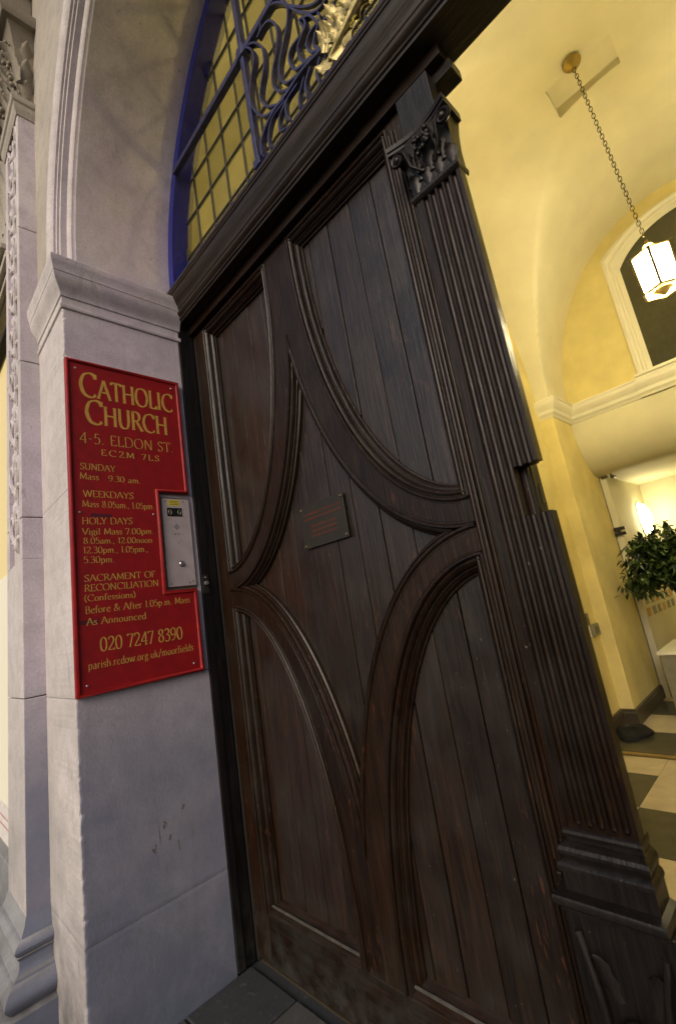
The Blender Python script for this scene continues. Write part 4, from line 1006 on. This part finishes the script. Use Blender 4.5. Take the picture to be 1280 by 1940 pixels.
# bulkhead: curved plaster swelling under the cornice
mb = MB(); rows = []
for k in range(17):
    t = math.pi / 2 * k / 16; y = YB + .37 - .37 * math.cos(t) ; z = 2.52 - .49 * math.sin(t); rows.append([(XP, y, z), (XRt, y, z)])
rows.append([(XP, 5.3, 2.03)] + [(XRt, 5.3, 2.03)])
setting('bulkhead', MB().grid(rows), 'plaster', smooth=50)
setting('recess_side_wall', MB().box(XP - .02, .600, YB + .372, 5.25, 0, 2.03), 'plaster')
setting('recess_back_wall', MB().box(.5, XRt, 5.2, 5.25, 0, 2.03), 'plaster')
# skirting
sk = thing('skirting_board', 'dark skirting board following the lobby wall and pier', 'skirting', (XW, YP, 0))
mb = MB(); rows = []
for o_, z in ((.016, 0), (.016, .085), (.010, .10), (.012, .108), (.0, .115)): rows.append([(XW + o_, .56, z), (XW + o_, YP - o_, z), (XP + o_, YP - o_, z), (XP + o_, YB + .37, z), (.600 + o_, YB + .39, z), (.600 + o_, 5.2, z)])
obj('board', MB().grid(rows), 'skirt', sk)

# arched window in the back wall
wn = thing('arched_window', 'dark arched window with a cream moulded surround high on the lobby back wall', 'window', (1.75, YB, 2.7))
WX, WR, WS, RI = 1.76, .488, 3.70, .25
def segarc(d, n=24):
    w, rise, z0 = WR + d, RI - .3 * d, WS + 1.35 * d; Rr = (w * w + rise * rise) / (2 * rise); a0 = math.asin(w / Rr)
    return [(WX - w, 2.69)] + [(WX - Rr * math.sin(a0 - 2 * a0 * k / n), z0 - (Rr - rise) + Rr * math.cos(a0 - 2 * a0 * k / n)) for k in range(n + 1)] + [(WX + w, 2.69)]
rows = []
for d, y in ((.115, YB + .002), (.115, YB - .030), (.095, YB - .034), (.085, YB - .024), (.070, YB - .022), (.060, YB - .030), (.045, YB - .026), (.035, YB - .012), (.0, YB - .010), (-.01, YB + .001), (-.012, YB + .03)):
    rows.append([(x, y, z) for x, z in segarc(d)])
obj('surround', MB().grid(rows), 'white', wn, smooth=30)
pl = segarc(0); obj('pane', MB().prism(pl, lambda a, b: (a, YB - .012, b), lambda a, b: (a, YB - .002, b)), 'wglass', wn, fix=True)
obj('sill', MB().box(WX - .62, WX + .62, YB - .10, YB + .0, 2.687, 2.715), 'white', wn, bevel=.006)

# pendant lantern
RX, RY = 1.572, 1.925; ZR = 4.192
lan = thing('pendant_lantern', 'lit brass hexagonal lantern with white glass hanging on a long chain from the vault', 'lantern', (RX, RY, 2.85))
obj('ceiling_rose', MB().lathe((RX, RY, ZR), [(.0, -.048), (.012, -.046), (.018, -.034), (.045, -.022), (.052, -.008), (.052, 0)], 20), 'brass', lan, smooth=True)
LX, LY = 1.612, 1.985
z = ZR - .045; k = 0; z_end = 2.895; Lk = .034; tot = int((z - z_end) / (Lk * .74)); 
chain_n = tot
lm = []
for kk in range(2):
    P = []
    for a in range(14):
        t = 2 * math.pi * a / 14; u, v = .0085 * math.cos(t), (Lk / 2 - .0085) * (1 if math.sin(t) > 0 else -1) * (1 if abs(math.sin(t)) > .05 else 0) + .0085 * math.sin(t)
        P.append((u, 0, v) if kk == 0 else (0, u, v))
    mbl = MB().tube(P, .0020, 5, True); me = bpy.data.meshes.new('chain_link'); me.from_pydata(mbl.v, [], mbl.f); me.materials.append(M['chain']); lm.append(me)
for k in range(tot):
    t = (k + .5) / tot; zz = z + (z_end - z) * t; o = bpy.data.objects.new('chain_link', lm[k % 2]); COL.objects.link(o); o.parent = lan
    o.location = Vector((RX + (LX - RX) * t, RY + (LY - RY) * t, zz)) - Vector(lan.location); o.scale = (1, 1, 1.0)
ZL0, ZL1, LR = 2.580, 2.800, .104
def hexp(r, z, n=6, ph=-1.504): return [(LX + r * math.cos(2 * math.pi * k / n + ph), LY + r * math.sin(2 * math.pi * k / n + ph), z) for k in range(n)]
T1, T0 = hexp(LR, ZL1), hexp(LR * .93, ZL0)
for k in range(6):
    j = (k + 1) % 6
    cxy = Vector(((T1[k][0] + T1[j][0]) / 2 - LX, (T1[k][1] + T1[j][1]) / 2 - LY, 0)).normalized() * .0015
    q = [Vector(T0[k]), Vector(T0[j]), Vector(T1[j]), Vector(T1[k])]
    mb = MB().add([p - cxy for p in q] + [p - cxy * 2.4 for p in q], [(0, 1, 2, 3), (7, 6, 5, 4), (0, 4, 5, 1), (1, 5, 6, 2), (2, 6, 7, 3), (3, 7, 4, 0)]); obj('glass_panel', mb, 'lit', lan)
    obj('corner_bar', MB().tube([T0[k], T1[k]], .0085, 6), 'chain', lan)
    obj('finial', MB().tube([T1[k], Vector(T1[k]) + Vector((T1[k][0] - LX, T1[k][1] - LY, .02)) * .16], .0026, 5), 'chain', lan)
obj('frame_ring', MB().tube(T1, .0065, 6, True), 'brass', lan); obj('frame_ring', MB().tube(T0, .0065, 6, True), 'brass', lan)
mb = MB()
for k in range(6): mb.tube(smoothpts([T1[k], (LX + (T1[k][0] - LX) * .6, LY + (T1[k][1] - LY) * .6, ZL1 + .020), (LX + (T1[k][0] - LX) * .2, LY + (T1[k][1] - LY) * .2, ZL1 + .055), (LX, LY, ZL1 + .07)], 5), .003, 5)
obj('crown', mb, 'brass', lan, smooth=True)
obj('hanging_cap', MB().lathe((LX, LY, ZL1 + .05), [(.0, .05), (.008, .045), (.010, .03), (.022, .022), (.026, .010), (.016, .0), (0, -.004)], 14), 'brass', lan, smooth=True)
obj('lamp_holder', MB().lathe((LX, LY, ZL0), [(.0, -.030), (.012, -.026), (.030, -.006), (.045, .002), (.045, .01), (.0, .012)], 16), 'brass', lan, smooth=True)
obj('bottom_glass', MB().prism([(x, y) for x, y, _ in hexp(LR * .90, 0)], lambda a, b: (a, b, ZL0 + .013), lambda a, b: (a, b, ZL0 + .016)), 'white', lan)

# wall sconce in the recess
sc_ = thing('wall_sconce', 'bright half-round glass wall light on the side wall of the recess', 'wall light', (.6, 4.86, 1.6))
mb = MB(); rows = []
for j in range(13):
    t = math.pi * j / 12; rows.append([(.612 + .085 * math.sin(t) * math.cos(p), 4.86 + .115 * math.sin(t) * math.sin(p), 1.62 + .17 * math.cos(t)) for p in [-math.pi / 2 + math.pi * k / 10 for k in range(11)]])
obj('shade', MB().grid(rows), 'sconce', sc_, smooth=True)
obj('rim', MB().tube([(.606, 4.86 + .125 * math.sin(t), 1.62 + .185 * math.cos(t)) for t in [2 * math.pi * k / 28 for k in range(28)]], .006, 6, True), 'white', sc_, smooth=True)
obj('backplate', MB().box(.601, .611, 4.81, 4.91, 1.50, 1.74), 'white', sc_, bevel=.003)

# things on walls
hd = thing('security_camera', 'small black camera fixed at the corner of the bulkhead ceiling', 'camera', (.66, 3.93, 2.03))
obj('body', MB().box(.655, .690, 3.90, 3.96, 1.985, 2.012), 'black', hd, bevel=.004); obj('bracket', MB().box(.655, .668, 3.925, 3.937, 2.0125, 2.036), 'black', hd); 
obj('mount', MB().box(.562, .620, 3.955, 3.985, 2.005, 2.029), 'grey2', thing('junction_box', 'grey box in the corner where the pier meets the bulkhead', 'junction box', (.59, 3.97, 2.0)), bevel=.006)
br_ = thing('twin_bracket', 'pair of black horizontal bars fixed across the wall joint below the sconce', 'bracket', (.6, 3.96, 1.5))
obj('bar', MB().box(.545, .640, 3.940, 3.962, 1.495, 1.527), 'black', br_, bevel=.002); obj('bar', MB().box(.545, .640, 3.940, 3.962, 1.448, 1.480), 'black', br_, bevel=.002)
obj('spacer', MB().box(.575, .590, 3.945, 3.962, 1.480, 1.495), 'black', br_)
tag(obj('wall_joint_strip', MB().box(.541, .549, 3.955, 3.968, .0, 2.03), 'grey'), 'thin grey metal strip down the joint between pier and recess', 'strip')
s1 = thing('wall_switch', 'small dark switch plate, upper of two on the yellow wall', 'switch', (XW, 2.93, .82))
obj('plate', MB().box(XW + .0005, XW + .012, 2.85, 2.98, .775, .865), 'grey2', s1, bevel=.003); obj('rocker', MB().box(XW + .0125, XW + .016, 2.89, 2.94, .80, .84), 'black', s1, bevel=.002)
s2 = thing('card_reader', 'grey control box with dark centre below the switch plate on the yellow wall', 'control box', (XW, 3.05, .72))
obj('housing', MB().box(XW + .0005, XW + .022, 2.975, 3.125, .680, .772), 'grey', s2, bevel=.003); obj('keypad', MB().box(XW + .0225, XW + .026, 3.02, 3.09, .700, .752), 'grey2', s2, bevel=.002)
obj('label', MB().box(XW + .0005, XW + .006, 2.90, 2.965, .685, .765), 'white', s2)
nb = thing('notice_board', 'rows of small notices fixed to the recess side wall behind the potted tree', 'notices', (.6, 4.6, .7))
for r in range(3):
    for c in range(6):
        y = 4.02 + c * .20 + r * .03; z = .690 + r * .105 - .004 * c
        obj('notice', MB().box(.6005, .604, y, y + .12, z, z + .072), 'paper' if (r + c) % 3 else 'letter', nb)

# low white box and potted tree
bx = thing('white_cabinet', 'low cream cabinet below the potted tree against the recess wall', 'cabinet', (1.1, 3.5, 0))
obj('carcass', MB().box(.775, 1.60, 3.28, 3.86, .0, .475), 'grey', bx, bevel=.004); obj('top', MB().box(.760, 1.615, 3.265, 3.875, .476, .500), 'white', bx, bevel=.004)
obj('plinth', MB().box(.78, 1.59, 3.27, 3.279, .0, .08), 'skirt', bx)
pt = thing('potted_ficus', 'bushy green potted fig tree standing on the cream cabinet', 'plant', (1.12, 3.52, .5))
PXc, PYc = 1.12, 3.52
obj('pot', MB().lathe((PXc, PYc, .501), [(0, 0), (.10, 0), (.135, .20), (.145, .21), (.145, .235), (.130, .235), (.125, .215), (0, .21)], 20), 'pot', pt, smooth=35)
mb = MB()
for a in range(7):
    t = a * .9; mb.tube(smoothpts([(PXc, PYc, .70), (PXc + .02 * math.cos(t), PYc + .02 * math.sin(t), .85), (PXc + .14 * math.cos(t), PYc + .14 * math.sin(t), 1.02), (PXc + .24 * math.cos(t), PYc + .24 * math.sin(t), 1.15)], 4), [.012 - .0007 * k for k in range(13)], 5)
obj('trunk', mb, 'leaf2', pt, smooth=True)
mb = MB()
def fleaf(mb, p, d, s):
    d = d.normalized(); u = Vector((0, 0, 1)).cross(d); u = u.normalized() if u.length > .1 else Vector((1, 0, 0)); nrm = d.cross(u)
    a = p; b_ = p + d * s * .45 + u * s * .24 - nrm * s * .05; c = p + d * s * 1.05 - nrm * s * .22; e = p + d * s * .45 - u * s * .24 - nrm * s * .05; mdl = p + d * s * .5 + nrm * s * .04
    mb.add([a, b_, c, e, mdl], [(0, 1, 4), (1, 2, 4), (2, 3, 4), (3, 0, 4)])
cl = [(PXc + rnd.uniform(-.36, .40), PYc + rnd.uniform(-.30, .28), rnd.uniform(.98, 1.32)) for _ in range(80)]
cl += [(PXc - .40, PYc - .1, 1.04), (PXc - .30, PYc - .15, 1.30), (PXc - .22, PYc - .1, 1.36), (PXc - .40, PYc - .12, 1.00), (PXc - .34, PYc - .1, 1.10), (PXc - .10, PYc - .1, 1.40)]
for c in cl:
    for _ in range(48):
        q = Vector((rnd.gauss(0, .045), rnd.gauss(0, .045), rnd.gauss(0, .035))); dd = Vector((rnd.uniform(-1, 1), rnd.uniform(-1, 1), rnd.uniform(-.9, .25)))
        fleaf(mb, Vector(c) + q, dd, rnd.uniform(.055, .085))
obj('foliage', mb, 'leaf', pt, kind='stuff')
# low black mound at the foot of the pier
mb = MB(); rows = []
for j in range(7):
    t = j / 6 * math.pi / 2; rows.append([(.565 + .105 * max(0, math.cos(t)) ** .35 * math.cos(a) * (1 + .14 * math.sin(3 * a + j)), 2.93 + .17 * max(0, math.cos(t)) ** .35 * math.sin(a) * (1 + .1 * math.cos(4 * a)), .042 * math.sin(t) * (1 + .25 * math.sin(2 * a + 1)) + .002) for a in [2 * math.pi * k / 20 for k in range(20)]])
tag(obj('black_mound', MB().grid(rows, True), 'matte', smooth=60), 'small black cloth bag lying low on the floor at the foot of the pier', 'mound')

# ============================================================ NEIGHBOURING SHOP WINDOW at far left
sh = thing('shop_window', 'brightly lit shop window glimpsed beyond the carved pilaster', 'window', (-1.6, -.45, 0))
obj('lit_interior', MB().box(-3.0, -.905, -.40, -.30, .30, 1.75), 'shopwhite', sh); obj('lit_interior', MB().box(-3.0, -.905, -.40, -.30, 1.76, 3.3), 'shoplit', sh)
obj('stall_riser', MB().box(-3.0, -.905, FY - .01, -.30, -.02, .295), 'stonelow', sh, bevel=.004)
obj('window_head', MB().box(-3.0, -.905, FY + .01, -.25, 3.42, 6.0), 'stonehi', sh)
for z in (3.30,): obj('glazing_bar', MB().box(-3.0, -.905, -.46, -.41, z - .012, z + .022), 'dark', sh, bevel=.003)
for x in (-1.3, -2.1): obj('mullion', MB().box(x - .01, x + .01, -.43, -.401, .30, 3.28), 'brass', sh, bevel=.003)
obj('pane', MB().box(-3.0, -.905, -.436, -.432, .30, 3.28), (lambda: (lambda t: (t[1].new('ShaderNodeBsdfTransparent'), t[2].new(t[1][-1].outputs[0], t[1]['Material Output'].inputs[0]), t[0])[2])(mat('clear_shop_glass')))(), sh)
sb = thing('street_sign', 'white board with red lettering low in the shop window', 'sign', (-1.4, -.47, .35))
obj('board', MB().box(-1.75, -1.15, -.472, -.466, .33, .50), 'signwhite', sb)
mb = MB()
for r, z in enumerate((.440, .400)):
    x = -1.72
    while x < -1.19:
        w = rnd.uniform(.008, .02); mb.box(x, x + w * .3, -.4735, -.4725, z, z + .009); x += w * .6 + .012
obj('red_print', mb, 'signred', sb)
ne = thing('neighbour_cornice', 'ornate stone capital and moulding above the lit shop window', 'cornice', (-1.6, -.5, 3.45))
for i, (o_, z0, z1) in enumerate(((.02, 3.43, 3.47), (.045, 3.472, 3.52), (.07, 3.522, 3.56), (.03, 3.562, 3.75))): obj('moulding', MB().box(-3.0, -.93, FY - o_, FY + .009, z0, z1), 'stonehi', ne, bevel=.006)
mb = MB()
for k in range(10):
    leaf(mb, (-1.9 + .1 * k, FY - .03, 3.76), (0, -1, 0), (0, 0, 1), .10, .26, .09); leaf(mb, (-1.85 + .1 * k, FY - .03, 3.95), (0, -1, 0), (0, 0, 1), .10, .28, .12)
obj('acanthus_leaf', mb, 'stonehi', ne, smooth=60)
